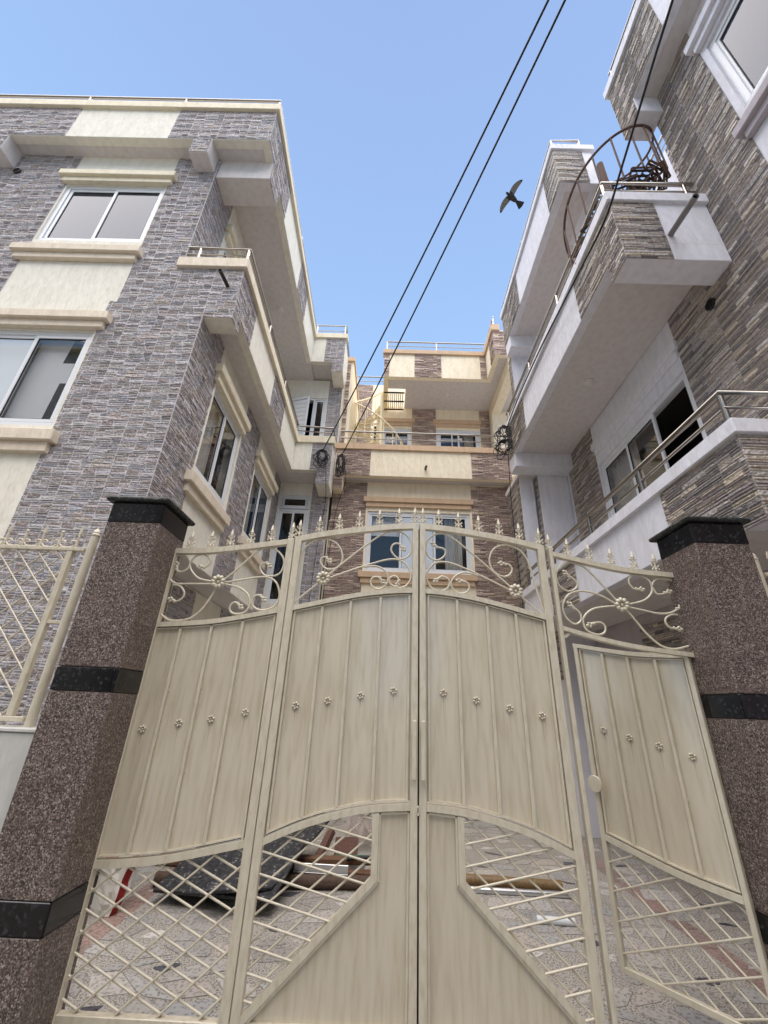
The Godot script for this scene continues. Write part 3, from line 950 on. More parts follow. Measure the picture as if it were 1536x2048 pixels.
	r.wall("rear_wall", m, fr, -1.9, 1.5, 4.0, 12.1, [])
	r.stone(fr, -1.9, -0.77, 6.3, 12.08)
	r.railing([Vector3(-1.36, 12.1, -11.95), Vector3(1.5, 12.1, -11.95)], 0.42, [Vector3(-1.36, 12.1, -11.95), Vector3(0.0, 12.1, -11.95)], true, 0.025)
	r.block("chimney", M.wallpaint, Vector3(-1.66, 12.1, -12.1), Vector3(-1.45, 12.7, -11.85))
	r.block("side_wall", m, Vector3(-1.9, 4.0, -13.5), Vector3(-1.7, 12.08, -12.1))
	r.finish_stone()

# ---------------------------------------------------------------- the lavender house on the right
func build_right_house() -> void:
	var h := new_house("balcony_house", "lavender grey house with dark strip stone and two steel railed balconies on the right", Vector3(4, 0, -4.5), "right")
	h.warp = func(p: Vector3) -> Vector3:
		var far := maxf(0.0, -2.75 - p.z)
		return Vector3(p.x, p.y - 0.0035 * far * maxf(p.y - 3.6, 0.0), p.z)
	var m: Material = M.lavender
	var fw := [Vector3(3.362, 0, 0), Vector3.FORWARD, Vector3.LEFT]
	var fb := [Vector3(2.292, 0, 0), Vector3.FORWARD, Vector3.LEFT]
	# main wall
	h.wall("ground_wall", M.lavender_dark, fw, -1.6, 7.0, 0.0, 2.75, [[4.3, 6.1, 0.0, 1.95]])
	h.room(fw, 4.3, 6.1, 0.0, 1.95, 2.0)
	h.stone(fw, 4.8, 5.7, 1.98, 2.6, 0.0, 0.0)
	h.wall("first_floor_wall", m, fw, -1.6, 7.0, 2.75, 6.0, [[3.76, 5.89, 3.0, 5.22]])
	h.room(fw, 3.76, 5.89, 3.08, 5.22, 2.2)
	h.wall("second_floor_wall", m, fw, -1.6, 2.885, 6.0, 9.0, [[0.7, 2.08, 7.0, 8.36]])
	h.room(fw, 0.7, 2.08, 7.0, 8.36)
	h.stone(fw, -1.6, 3.73, 2.75, 6.0, 0.0, 0.13)
	h.stone(fw, 5.91, 6.9, 2.75, 6.0, 0.0, 0.13)
	h.stone(fw, 2.15, 2.885, 6.0, 8.99, 0.0, 0.13)
	h.moulding("lintel", m, fw, 3.7, 5.93, 5.4, 5.64, 0.05)
	h.window(fw, 3.76, 5.89, 3.0, 5.22, [[5.12, 5.84, "curtain"], [4.46, 5.16, "clear"], [3.8, 4.5, "open"]], 0.03, 0.07)
	h.window(fw, 0.7, 2.08, 7.0, 8.36, [[1.36, 2.03, "sky"], [0.75, 1.4, "sky"]], 0.03, 0.07)
	h.moulding("lintel", m, fw, 0.6, 2.2, 8.42, 8.63)
	h.moulding("window_sill", M.lavender_dark, fw, 0.6, 2.2, 6.6, 6.8)
	h.block("return_wall", m, Vector3(3.4, 6.0, -2.884), Vector3(6.2, 9.0, -2.7))
	h.block("end_wall", m, Vector3(6.2, 0, -7.0), Vector3(6.4, 9.0, 1.6))
	h.block("front_wall", m, Vector3(3.4, 0, 1.45), Vector3(6.4, 9.0, 1.6))
	h.block("back_wall", m, Vector3(3.45, 0, -7.3), Vector3(6.4, 9.0, -7.1))
	h.block("floor_slab", M.ceiling, Vector3(3.4, 2.6, -7.0), Vector3(6.3, 2.74, 1.5))
	h.block("floor_slab", M.ceiling, Vector3(3.4, 5.86, -7.0), Vector3(6.3, 5.99, 1.5))
	var fq := [Vector3(4.25, 0, 0), Vector3.FORWARD, Vector3.LEFT]
	h.wall("recess_wall", m, fq, 2.89, 4.1, 6.0, 9.9, [])
	h.stone(fq, 2.9, 3.7, 6.0, 9.88, 0.0, 0.13)
	h.railing([Vector3(4.3, 9.9, -3.0), Vector3(4.3, 9.9, -4.1)], 0.4, [Vector3(4.3, 9.9, -3.2), Vector3(4.3, 9.9, -4.05)], true, 0.02)
	# lower balcony
	h.block("balcony_parapet", m, Vector3(2.292, 2.72, -7.0), Vector3(2.41, 3.25, -2.322))
	h.block("balcony_parapet", m, Vector3(2.41, 2.62, -2.44), Vector3(3.35, 3.25, -2.323))
	h.block("balcony_beam", m, Vector3(2.293, 2.62, -2.5), Vector3(2.41, 2.74, -2.324))
	h.block("balcony_slab", M.ceiling, Vector3(2.31, 2.73, -6.98), Vector3(3.35, 2.9, -2.34))
	h.stone(fb, 2.31, 3.18, 2.73, 3.24, 0.0, 0.13)
	h.stone(fb, 2.31, 2.5, 2.62, 2.73, 0.0, 0.13)
	h.stone(fb, 4.97, 5.8, 2.73, 3.24, 0.0, 0.13)
	h.stone([Vector3(0, 0, -2.322), Vector3.RIGHT, Vector3.BACK], 2.28, 3.35, 2.62, 3.24, 0.0, 2.28)
	h.block("parapet_cap", m, Vector3(2.25, 3.235, -7.0), Vector3(2.43, 3.35, -2.28))
	h.block("parapet_cap", m, Vector3(2.43, 3.236, -2.46), Vector3(3.35, 3.349, -2.281))
	h.railing([Vector3(2.31, 3.35, -6.9), Vector3(2.31, 3.35, -2.34), Vector3(3.33, 3.35, -2.34)], 0.265, [Vector3(2.31, 3.35, -2.36), Vector3(2.31, 3.35, -3.41), Vector3(2.31, 3.35, -4.47), Vector3(2.31, 3.35, -5.6), Vector3(2.31, 3.35, -6.7)], true, 0.026)
	# upper balcony
	h.block("balcony_parapet", m, Vector3(2.292, 5.965, -7.0), Vector3(2.41, 6.64, -2.762))
	h.block("balcony_parapet", m, Vector3(2.41, 5.95, -2.88), Vector3(3.35, 6.64, -2.763))
	h.block("balcony_beam", m, Vector3(2.293, 5.7, -3.04), Vector3(3.35, 5.98, -2.764))
	h.block("balcony_beam", m, Vector3(2.293, 5.68, -7.02), Vector3(3.4, 6.0, -6.7))
	h.block("balcony_slab", M.ceiling, Vector3(2.31, 5.975, -6.98), Vector3(3.35, 6.1, -2.78))
	h.stone(fb, 2.75, 3.73, 5.975, 6.63, 0.0, 0.13)
	h.stone(fb, 2.75, 3.04, 5.7, 5.975, 0.0, 0.13)
	h.stone(fb, 5.96, 7.0, 5.975, 6.63, 0.0, 0.13)
	h.stone([Vector3(0, 0, -2.762), Vector3.RIGHT, Vector3.BACK], 2.28, 2.77, 5.7, 6.63, 0.0, 2.28)
	h.block("parapet_cap", m, Vector3(2.25, 6.63, -7.0), Vector3(2.43, 6.78, -2.72))
	h.block("parapet_cap", m, Vector3(2.43, 6.632, -2.9), Vector3(3.37, 6.779, -2.721))
	h.railing([Vector3(2.31, 6.78, -6.95), Vector3(2.31, 6.78, -2.79), Vector3(3.33, 6.78, -2.79)], 0.29, [Vector3(2.31, 6.78, -2.81), Vector3(2.31, 6.78, -4.22), Vector3(2.31, 6.78, -5.52), Vector3(2.31, 6.78, -6.85), Vector3(3.22, 6.78, -2.79)], true, 0.026)
	# columns at the far end of the balconies
	h.block("column", m, Vector3(2.8, 0, -7.2), Vector3(3.5, 5.72, -7.03))
	h.block("column", m, Vector3(2.5, 0, -7.6), Vector3(2.77, 5.72, -7.2))
	h.block("link_wall", m, Vector3(2.75, 0, -7.58), Vector3(3.5, 5.7, -7.4))
	h.block("soffit", M.ceiling, Vector3(2.45, 5.7, -8.0), Vector3(3.5, 5.8, -7.0))
	h.block("column", m, Vector3(2.54, 6.1, -7.15), Vector3(3.1, 8.7, -6.96))
	h.stone([Vector3(2.8, 0, 0), Vector3.FORWARD, Vector3.LEFT], 7.04, 7.19, 2.0, 5.7, 0.0, 0.13)
	h.stone([Vector3(2.5, 0, 0), Vector3.FORWARD, Vector3.LEFT], 7.21, 7.94, 2.0, 5.7, 0.0, 0.13)
	h.stone([Vector3(2.54, 0, 0), Vector3.FORWARD, Vector3.LEFT], 6.97, 7.14, 6.1, 8.7, 0.0, 0.13)
	h.block("side_wall", m, Vector3(2.51, 0, -7.95), Vector3(2.7, 5.7, -7.6))
	# roof over the main wall
	h.block("roof_slab", M.ceiling, Vector3(3.04, 8.985, -3.05), Vector3(6.4, 9.1, 1.6))
	h.block("roof_beam", m, Vector3(3.032, 8.63, -3.06), Vector3(3.36, 9.0, -2.74))
	h.block("roof_parapet", m, Vector3(3.032, 8.975, -3.058), Vector3(3.15, 9.87, 1.6))
	var fr := [Vector3(3.032, 0, 0), Vector3.FORWARD, Vector3.LEFT]
	h.stone(fr, 2.09, 3.06, 8.985, 9.85, 0.0, 0.13)
	h.stone(fr, 2.75, 3.06, 8.635, 8.985, 0.0, 0.13)
	h.block("parapet_cap", m, Vector3(2.985, 9.86, -3.1), Vector3(3.17, 10.02, 1.6))
	h.railing([Vector3(3.05, 10.02, -2.95), Vector3(3.05, 10.02, 1.5)], 0.2, [Vector3(3.05, 10.02, -2.9), Vector3(3.05, 10.02, -1.7), Vector3(3.05, 10.02, -0.5)], false, 0.022)
	# roof over the rear part, with the stair opening beside it
	var fk := [Vector3(2.452, 0, 0), Vector3.FORWARD, Vector3.LEFT]
	h.block("rear_parapet", m, Vector3(2.452, 8.99, -6.97), Vector3(2.57, 9.9, -3.752))
	h.block("rear_parapet", m, Vector3(2.57, 8.99, -3.87), Vector3(3.08, 9.9, -3.753))
	h.block("rear_parapet", m, Vector3(2.96, 8.992, -4.7), Vector3(3.079, 9.9, -3.87))
	h.block("rear_slab", M.ceiling, Vector3(2.47, 9.0, -6.95), Vector3(3.06, 9.12, -3.77))
	h.block("rear_slab", M.ceiling, Vector3(3.06, 9.002, -6.95), Vector3(6.3, 9.118, -4.7))
	h.block("rear_wall", m, Vector3(3.36, 6.1, -7.0), Vector3(3.5, 9.0, -4.72))
	h.block("rear_beam", m, Vector3(2.454, 8.68, -6.97), Vector3(3.4, 9.01, -6.66))
	h.stone(fk, 3.74, 4.2, 9.0, 9.88, 0.0, 0.13)
	h.stone(fk, 5.89, 6.97, 9.0, 9.88, 0.0, 0.13)
	h.stone([Vector3(0, 0, -3.752), Vector3.RIGHT, Vector3.BACK], 2.44, 2.92, 9.0, 9.88, 0.0, 2.44)
	h.block("parapet_cap", m, Vector3(2.41, 9.89, -7.0), Vector3(2.59, 10.03, -3.71))
	h.block("parapet_cap", m, Vector3(2.59, 9.892, -3.89), Vector3(3.12, 10.028, -3.711))
	h.railing([Vector3(2.47, 10.03, -6.95), Vector3(2.47, 10.03, -3.76), Vector3(2.93, 10.03, -3.76)], 0.2, [Vector3(2.47, 10.03, -3.77), Vector3(2.92, 10.03, -3.76), Vector3(2.47, 10.03, -5.4)], false, 0.02)
	h.finish_stone()
	drain(h, Vector3(2.83, 6.1, -2.77), Vector3(2.745, 5.935, -2.31), 0.03, M.pvc_grey)
	vent(h, [Vector3(3.35, 5.54, -3.135), Vector3.FORWARD, Vector3.LEFT], 0.055)

# ---------------------------------------------------------------- granite gate pillars
func pillar(label: String, x0: float, x1: float) -> void:
	var z0 := -2.56
	var z1 := -2.24
	var t := thing("gate_pillar", label, "gate pillar", Vector3((x0 + x1) * 0.5, 0, -2.4), "granite gate pillars")
	var core := MB.new()
	core.box(Vector3(x0 + 0.012, 0, z0 + 0.012), Vector3(x1 - 0.012, 2.55, z1 - 0.012))
	part("core", core, M.granite_joint, t)
	var levels := [[0.0, 0.61, "granite_slab", M.granite], [0.613, 0.722, "black_band", M.blackstone], [0.725, 1.515, "granite_slab", M.granite], [1.518, 1.627, "black_band", M.blackstone], [1.63, 2.418, "granite_slab", M.granite], [2.421, 2.546, "black_band", M.blackstone]]
	for l in levels:
		var lift: float = 0.001 if l[2] == "black_band" else 0.0
		for side in 4:
			var mb := MB.new()
			match side:
				0: mb.box(Vector3(x0 + 0.004, l[0], z1 - 0.02), Vector3(x1 - 0.004, l[1], z1 + lift), 0.003)
				1: mb.box(Vector3(x0 + 0.004, l[0], z0 - lift), Vector3(x1 - 0.004, l[1], z0 + 0.02), 0.003)
				2: mb.box(Vector3(x0 - lift, l[0], z0 + 0.004), Vector3(x0 + 0.02, l[1], z1 - 0.004), 0.003)
				3: mb.box(Vector3(x1 - 0.02, l[0], z0 + 0.004), Vector3(x1 + lift, l[1], z1 - 0.004), 0.003)
			part(l[2], mb, l[3], t)
	var cap := MB.new()
	cap.box(Vector3(x0 - 0.032, 2.547, z0 - 0.032), Vector3(x1 + 0.032, 2.575, z1 + 0.032), 0.011)
	part("cap", cap, M.blackstone_rough, t)

# ---------------------------------------------------------------- wrought iron details
func rosette(mb: MB, o: Vector3, r: float, petals: int) -> void:
	for k in petals:
		var a := TAU * k / petals + 0.3
		var d := Vector3(cos(a), sin(a), 0)
		var s := Vector3(-sin(a), cos(a), 0)
		mb.ball(o + d * r * 0.68 + Vector3(0, 0, r * 0.3), d * r * 0.36, s * r * 0.3, (Vector3.BACK + d * 0.5).normalized() * r * 0.3, 7, 5)
	mb.lathe(o, Vector3.BACK, [Vector2(r * 0.75, 0.0), Vector2(r * 0.62, r * 0.3), Vector2(r * 0.34, r * 0.16), Vector2(r * 0.3, r * 0.12)], 14)
	mb.ball(o + Vector3(0, 0, r * 0.22), Vector3(r * 0.22, 0, 0), Vector3(0, r * 0.22, 0), Vector3(0, 0, r * 0.2), 8, 5)

func spear(mb: MB, o: Vector3) -> void:
	mb.lathe(o, UP, [Vector2(0.0065, -0.004), Vector2(0.005, 0.012), Vector2(0.009, 0.018), Vector2(0.0055, 0.026), Vector2(0.0055, 0.062), Vector2(0.0095, 0.069), Vector2(0.0085, 0.074), Vector2(0.012, 0.08), Vector2(0.0085, 0.097), Vector2(0.0025, 0.118), Vector2(0.0, 0.121)], 8)
	for lvl in [[0.03, 0.023, 0.0055], [0.057, 0.019, 0.005]]:
		for s in [-1.0, 1.0]:
			var c: Vector3 = o + UP * lvl[0]
			mb.tube(smooth([c, c + Vector3(s * lvl[1] * 0.55, 0.003, 0), c + Vector3(s * lvl[1] * 0.98, 0.012, 0), c + Vector3(s * lvl[1] * 0.72, 0.017, 0)], 3), lvl[2], 6, 0.003)
			if lvl[0] < 0.04:
				mb.tube(smooth([c, c + Vector3(s * lvl[1] * 0.55, -0.004, 0), c + Vector3(s * lvl[1] * 0.95, -0.012, 0), c + Vector3(s * lvl[1] * 0.7, -0.017, 0)], 3), lvl[2] * 0.9, 6, 0.003)

# a forged scroll through 2D points; closed ends get a cast leaf
func scroll(mb: MB, pts: Array, leaf := true, r := 0.0062) -> void:
	var p := smooth(pts.map(func(q: Vector2) -> Vector3: return Vector3(q.x, q.y, 0)), 5)
	mb.tube(p, r, 8)
	if not leaf:
		return
	var e: Vector3 = p[-1]
	var d: Vector3 = (p[-1] - p[-4]).normalized()
	var s := Vector3(-d.y, d.x, 0)
	mb.ball(e, d * 0.016, s * 0.009, Vector3(0, 0, 0.009), 7, 5)
	mb.ball(e + d * 0.014 + s * 0.009, (d + s).normalized() * 0.013, (s - d).normalized() * 0.007, Vector3(0, 0, 0.008), 7, 5)
	mb.ball(e + d * 0.015 - s * 0.008, (d - s * 0.6).normalized() * 0.013, (s + d * 0.6).normalized() * 0.007, Vector3(0, 0, 0.008), 7, 5)
	mb.ball(e + d * 0.029, d * 0.011, s * 0.01, Vector3(0, 0, 0.011), 7, 5)
	mb.ball(e - d * 0.012 + s * 0.006, d * 0.008, s * 0.008, Vector3(0, 0, 0.008), 6, 4)

func v2(list: Array) -> Array:
	var out := []
	for i in range(0, list.size(), 2):
		out.append(Vector2(list[i], list[i + 1]))
	return out

func flip(pts: Array, mirror: float) -> Array:
	return pts if mirror == 0.0 else pts.map(func(q: Vector2) -> Vector2: return Vector2(mirror - q.x, q.y))

# pieces of a gate leaf are given on the gate's plane (metres, x and y), z = 0; o is the hinge foot
func gpart(called: String, mb: MB, m: Material, t: Node3D) -> MeshInstance3D:
	var moved := MB.new()
	moved.v = PackedVector3Array()
	for p in mb.v:
		moved.v.append(p - Vector3(t.get_meta("ox"), 0, 0))
	moved.n = mb.n
	moved.c = mb.c
	return local(called, moved, m, t)

func grille(t: Node3D, area: PackedVector2Array, slope: float, pitch: float, z: float, r := 0.0052) -> void:
	var d := Vector2(1, slope).normalized()
	var n := Vector2(-d.y, d.x)
	var lo := INF
	var hi := -INF
	for q in area:
		lo = minf(lo, q.dot(n))
		hi = maxf(hi, q.dot(n))
	var k := lo + pitch * 0.5
	while k < hi:
		var line := PackedVector2Array([n * k - d * 5.0, n * k + d * 5.0])
		for seg in Geometry2D.intersect_polyline_with_polygon(line, area):
			if seg.size() > 1 and seg[0].distance_to(seg[-1]) > 0.03:
				var mb := MB.new()
				mb.tube([Vector3(seg[0].x, seg[0].y, z), Vector3(seg[-1].x, seg[-1].y, z)], r, 6)
				gpart("grille_rod", mb, M.gate, t)
		k += pitch

const TOP_OUT := [-1.34, 2.355, -1.154, 2.364, -0.929, 2.394, -0.731, 2.427, -0.59, 2.452]
const LOW_OUT := [-1.34, 1.899, -1.163, 1.913, -1.006, 1.931, -0.85, 1.961, -0.72, 1.99, -0.59, 2.018]
const SHEET_OUT := [-1.34, 0.805, -1.192, 0.816, -1.018, 0.836, -0.838, 0.87, -0.59, 0.922]
const TOP_IN := [-0.61, 2.457, -0.428, 2.502, -0.188, 2.544, 0.055, 2.575, 0.2, 2.584]
const LOW_IN := [-0.61, 2.012, -0.44, 2.055, -0.274, 2.096, -0.106, 2.131, 0.065, 2.152, 0.2, 2.158]
const SHEET_IN := [-0.61, 0.893, -0.561, 0.918, -0.388, 0.988, -0.218, 1.037, -0.034, 1.072, 0.2, 1.088]

func rail_curve(mb: MB, pts: Array, x0: float, x1: float, drop: float, thick: float, mirror: float, z0: float, z1: float) -> void:
	var top := sampled(v2(pts), x0, x1, drop)
	var low := sampled(v2(pts), x0, x1, drop + thick)
	mb.band(flip(top, mirror), flip(low, mirror), z0, z1)

func stile(mb: MB, x0: float, x1: float, y0: float, y1: float, mirror: float, z0 := -0.02, z1 := 0.02, b := 0.003) -> void:
	var a := x0 if mirror == 0.0 else mirror - x1
	var c := x1 if mirror == 0.0 else mirror - x0
	mb.box(Vector3(a, y0, z0), Vector3(c, y1, z1), b)

func sheet(t: Node3D, low: Array, high: Array, x0: float, x1: float, drop: float, bars: Array, mirror: float, flowers: Array) -> void:
	var mb := MB.new()
	mb.band(flip(sampled(v2(high), x0, x1, drop), mirror), flip(sampled(v2(low), x0, x1, 0.0), mirror), -0.012, -0.009)
	gpart("sheet", mb, M.gate_sheet, t)
	for x in bars:
		var b := MB.new()
		var y0 := height_at(smooth(v2(low), 8), x) + 0.004
		var y1 := height_at(smooth(v2(high), 8), x) - drop - 0.004
		stile(b, x - 0.0085, x + 0.0085, y0, y1, mirror, -0.0085, 0.009, 0.0025)
		for yy in [y0 + 0.004, y1 - 0.004, lerpf(y0, y1, 0.31), lerpf(y0, y1, 0.68)]:
			b.ball(Vector3((x if mirror == 0.0 else mirror - x) + 0.008, yy, -0.004), Vector3(0.005, 0, 0), Vector3(0, 0.006, 0), Vector3(0, 0, 0.006), 6, 4)
		gpart("batten", b, M.gate, t)
	for f in flowers:
		var r := MB.new()
		rosette(r, Vector3(f.x if mirror == 0.0 else mirror - f.x, f.y, -0.008), 0.0205, 6)
		gpart("rosette", r, M.gate, t)
		var dr := MB.new()
		var dx: float = f.x if mirror == 0.0 else mirror - f.x
		var l := 0.09 + 0.05 * absf(sin(f.x * 91.0))
		dr.plate(PackedVector2Array([Vector2(dx - 0.0016, f.y - 0.012), Vector2(dx + 0.0016, f.y - 0.012), Vector2(dx + 0.0005, f.y - l), Vector2(dx - 0.0003, f.y - l)]), -0.0092, -0.0086)
		gpart("drip_stain", dr, M.gate_drip, t)

func gate_thing(called: String, label: String, hinge: float, turn := 0.0, z := -2.5) -> Node3D:
	var t := thing(called, label, "gate", Vector3(hinge, 0, z))
	t.rotation.y = turn
	t.set_meta("ox", hinge)
	return t

func bead(t: Node3D, pts: Array, x0: float, x1: float, drop: float, mirror: float) -> void:
	var mb := MB.new()
	rail_curve(mb, pts, x0, x1, drop, 0.007, mirror, -0.0085, 0.009)
	gpart("bead", mb, M.gate, t)

# the inner leaf of the double gate; mirror = 0 for the left one
func inner_leaf(label: String, mirror: float) -> void:
	var hinge := -0.594 if mirror == 0.0 else mirror + 0.594
	var t := gate_thing("gate_leaf", label, hinge)
	var fr := MB.new()
	stile(fr, -0.594, -0.552, 0.25, 2.452, mirror)
	stile(fr, 0.148, 0.1845, 0.25, 2.583, mirror)
	rail_curve(fr, TOP_IN, -0.594, 0.1845, 0.0, 0.037, mirror, -0.019, 0.0195)
	rail_curve(fr, LOW_IN, -0.552, 0.148, 0.0, 0.028, mirror, -0.019, 0.0185)
	rail_curve(fr, SHEET_IN, -0.552, 0.148, 0.008, 0.03, mirror, -0.019, 0.0185)
	stile(fr, -0.552, 0.148, 0.25, 0.285, mirror, -0.019, 0.0185)
	gpart("frame", fr, M.gate, t)
	if mirror == 0.0:
		var stop := MB.new()
		stile(stop, 0.17, 0.212, 0.26, 2.56, 0.0, -0.032, -0.024)
		gpart("gap_shade_bar", stop, M.gasket, t)  # added bar, its black colour stands in for shade in the gap
	bead(t, LOW_IN, -0.54, 0.136, 0.033, mirror)
	bead(t, SHEET_IN, -0.54, 0.136, -0.008, mirror)
	for x in [-0.541, 0.132]:
		var b := MB.new()
		stile(b, x - 0.006, x + 0.006, height_at(smooth(v2(SHEET_IN), 8), x), height_at(smooth(v2(LOW_IN), 8), x) - 0.03, mirror, -0.0085, 0.008, 0.002)
		gpart("bead", b, M.gate, t)
	sheet(t, SHEET_IN, LOW_IN, -0.551, 0.147, 0.028, [-0.381, -0.215, -0.039], mirror, v2([-0.475, 1.492, -0.304, 1.522, -0.127, 1.555, 0.052, 1.586]))
	# lower plate beside the meeting stile, its slanted frame and the grille
	var edge := [Vector2(-0.003, 1.034), Vector2(-0.003, 0.77), Vector2(-0.535, 0.285)]
	var inn := [Vector2(-0.033, 1.028), Vector2(-0.033, 0.782), Vector2(-0.552, 0.308)]
	var lf := MB.new()
	lf.plate(PackedVector2Array(flip([inn[0], edge[0], edge[1], inn[1]], mirror)), -0.017, 0.016)
	lf.plate(PackedVector2Array(flip([inn[1], edge[1], edge[2], Vector2(-0.552, 0.287), inn[2]], mirror)), -0.017, 0.016)
	gpart("grille_frame", lf, M.gate, t)
	var pl := MB.new()
	pl.plate(PackedVector2Array(flip([Vector2(0.148, 1.045), Vector2(-0.004, 1.03), edge[1], edge[2], Vector2(0.148, 0.286)], mirror)), -0.012, -0.008)
	gpart("sheet", pl, M.gate_sheet, t)
	var tr := MB.new()
	stile(tr, 0.136, 0.1475, 0.286, 1.04, mirror, -0.0075, 0.01, 0.002)
	rail_curve(tr, SHEET_IN, 0.008, 0.136, 0.042, 0.01, mirror, -0.0075, 0.01)
	stile(tr, -0.003, 0.008, 0.76, 1.028, mirror, -0.0075, 0.01, 0.002)
	tr.plate(PackedVector2Array(flip([Vector2(-0.003, 0.77), Vector2(0.008, 0.764), Vector2(-0.517, 0.286), Vector2(-0.533, 0.286)], mirror)), -0.0075, 0.01)
	gpart("bead", tr, M.gate, t)
	var area := PackedVector2Array(flip([Vector2(-0.552, 0.9), Vector2(-0.41, 0.955), Vector2(-0.24, 1.0), Vector2(-0.033, 1.036), inn[1], inn[2]], mirror))
	if Geometry2D.is_polygon_clockwise(area):
		area.reverse()
	var s := 1.0 if mirror == 0.0 else -1.0
	grille(t, area, -0.21 * s, 0.083, 0.005)
	grille(t, area, 0.79 * s, 0.071, -0.005)
	# pull handle
	var hd := MB.new()
	stile(hd, 0.153, 0.177, 1.178, 1.446, mirror, 0.042, 0.052, 0.004)
	stile(hd, 0.159, 0.171, 1.19, 1.205, mirror, 0.0195, 0.043)
	stile(hd, 0.159, 0.171, 1.42, 1.435, mirror, 0.0195, 0.043)
	gpart("handle", hd, M.gate, t)
	for x in [-0.576, -0.452, -0.326, -0.197, -0.067, 0.06, 0.163]:
		var sp := MB.new()
		spear(sp, Vector3(x if mirror == 0.0 else mirror - x, height_at(smooth(v2(TOP_IN), 8), x), 0))
		gpart("spear_finial", sp, M.gate, t)
	var hub := MB.new()
	rosette(hub, Vector3(-0.393, 2.197, 0.006) if mirror == 0.0 else Vector3(0.768, 2.163, 0.006), 0.043, 9)
	gpart("rosette", hub, M.gate, t)
	var lists := []
	if mirror == 0.0:
		lists = [[-0.375, 2.214, -0.235, 2.347, -0.122, 2.446, -0.035, 2.51, 0.043, 2.529, 0.108, 2.505, 0.141, 2.45, 0.141, 2.393, 0.107, 2.353, 0.066, 2.345, 0.03, 2.37, 0.014, 2.407, 0.028, 2.439, 0.058, 2.445, 0.079, 2.425],
			[-0.37, 2.2, -0.229, 2.259, -0.114, 2.302, -0.01, 2.335, 0.06, 2.338, 0.114, 2.305, 0.139, 2.246, 0.127, 2.192, 0.087, 2.162, 0.047, 2.165, 0.012, 2.187, 0.011, 2.217, 0.04, 2.233, 0.063, 2.216, 0.062, 2.196],
			[-0.148, 2.284, -0.079, 2.291, -0.025, 2.269, -0.001, 2.228, -0.005, 2.187, -0.043, 2.15, -0.084, 2.155, -0.103, 2.183, -0.093, 2.217, -0.06, 2.222, -0.042, 2.207],
			[-0.41, 2.18, -0.501, 2.098, -0.555, 2.045],
			[-0.553, 2.04, -0.55, 2.213, -0.545, 2.35, -0.515, 2.41, -0.442, 2.455, -0.363, 2.448, -0.311, 2.407, -0.288, 2.345, -0.296, 2.295, -0.334, 2.264, -0.38, 2.262, -0.416, 2.291, -0.42, 2.325, -0.398, 2.338, -0.38, 2.325]]
	else:
		lists = [[0.75, 2.185, 0.616, 2.31, 0.501, 2.414, 0.399, 2.498, 0.338, 2.524, 0.278, 2.51, 0.238, 2.463, 0.233, 2.403, 0.257, 2.36, 0.303, 2.344, 0.344, 2.369, 0.356, 2.4, 0.342, 2.422, 0.311, 2.429, 0.293, 2.44],
			[0.742, 2.17, 0.611, 2.235, 0.471, 2.298, 0.394, 2.326, 0.328, 2.335, 0.275, 2.315, 0.238, 2.258, 0.241, 2.209, 0.267, 2.168, 0.312, 2.15, 0.354, 2.162, 0.376, 2.196, 0.365, 2.229, 0.33, 2.241, 0.305, 2.225],
			[0.553, 2.252, 0.506, 2.268, 0.458, 2.269, 0.409, 2.243, 0.384, 2.202, 0.395, 2.165, 0.429, 2.142, 0.47, 2.145, 0.492, 2.17, 0.489, 2.2, 0.465, 2.216, 0.45, 2.218],
			[0.935, 2.02, 0.905, 2.144, 0.878, 2.31, 0.85, 2.395, 0.798, 2.445, 0.725, 2.46, 0.661, 2.433, 0.63, 2.374, 0.632, 2.317, 0.662, 2.274, 0.708, 2.254, 0.745, 2.268, 0.763, 2.303, 0.747, 2.331, 0.715, 2.337],
			[0.785, 2.15, 0.867, 2.075, 0.93, 2.02]]
	for i in lists.size():
		var sc := MB.new()
		scroll(sc, v2(lists[i]), lists[i].size() > 8)
		gpart("scroll", sc, M.gate, t)

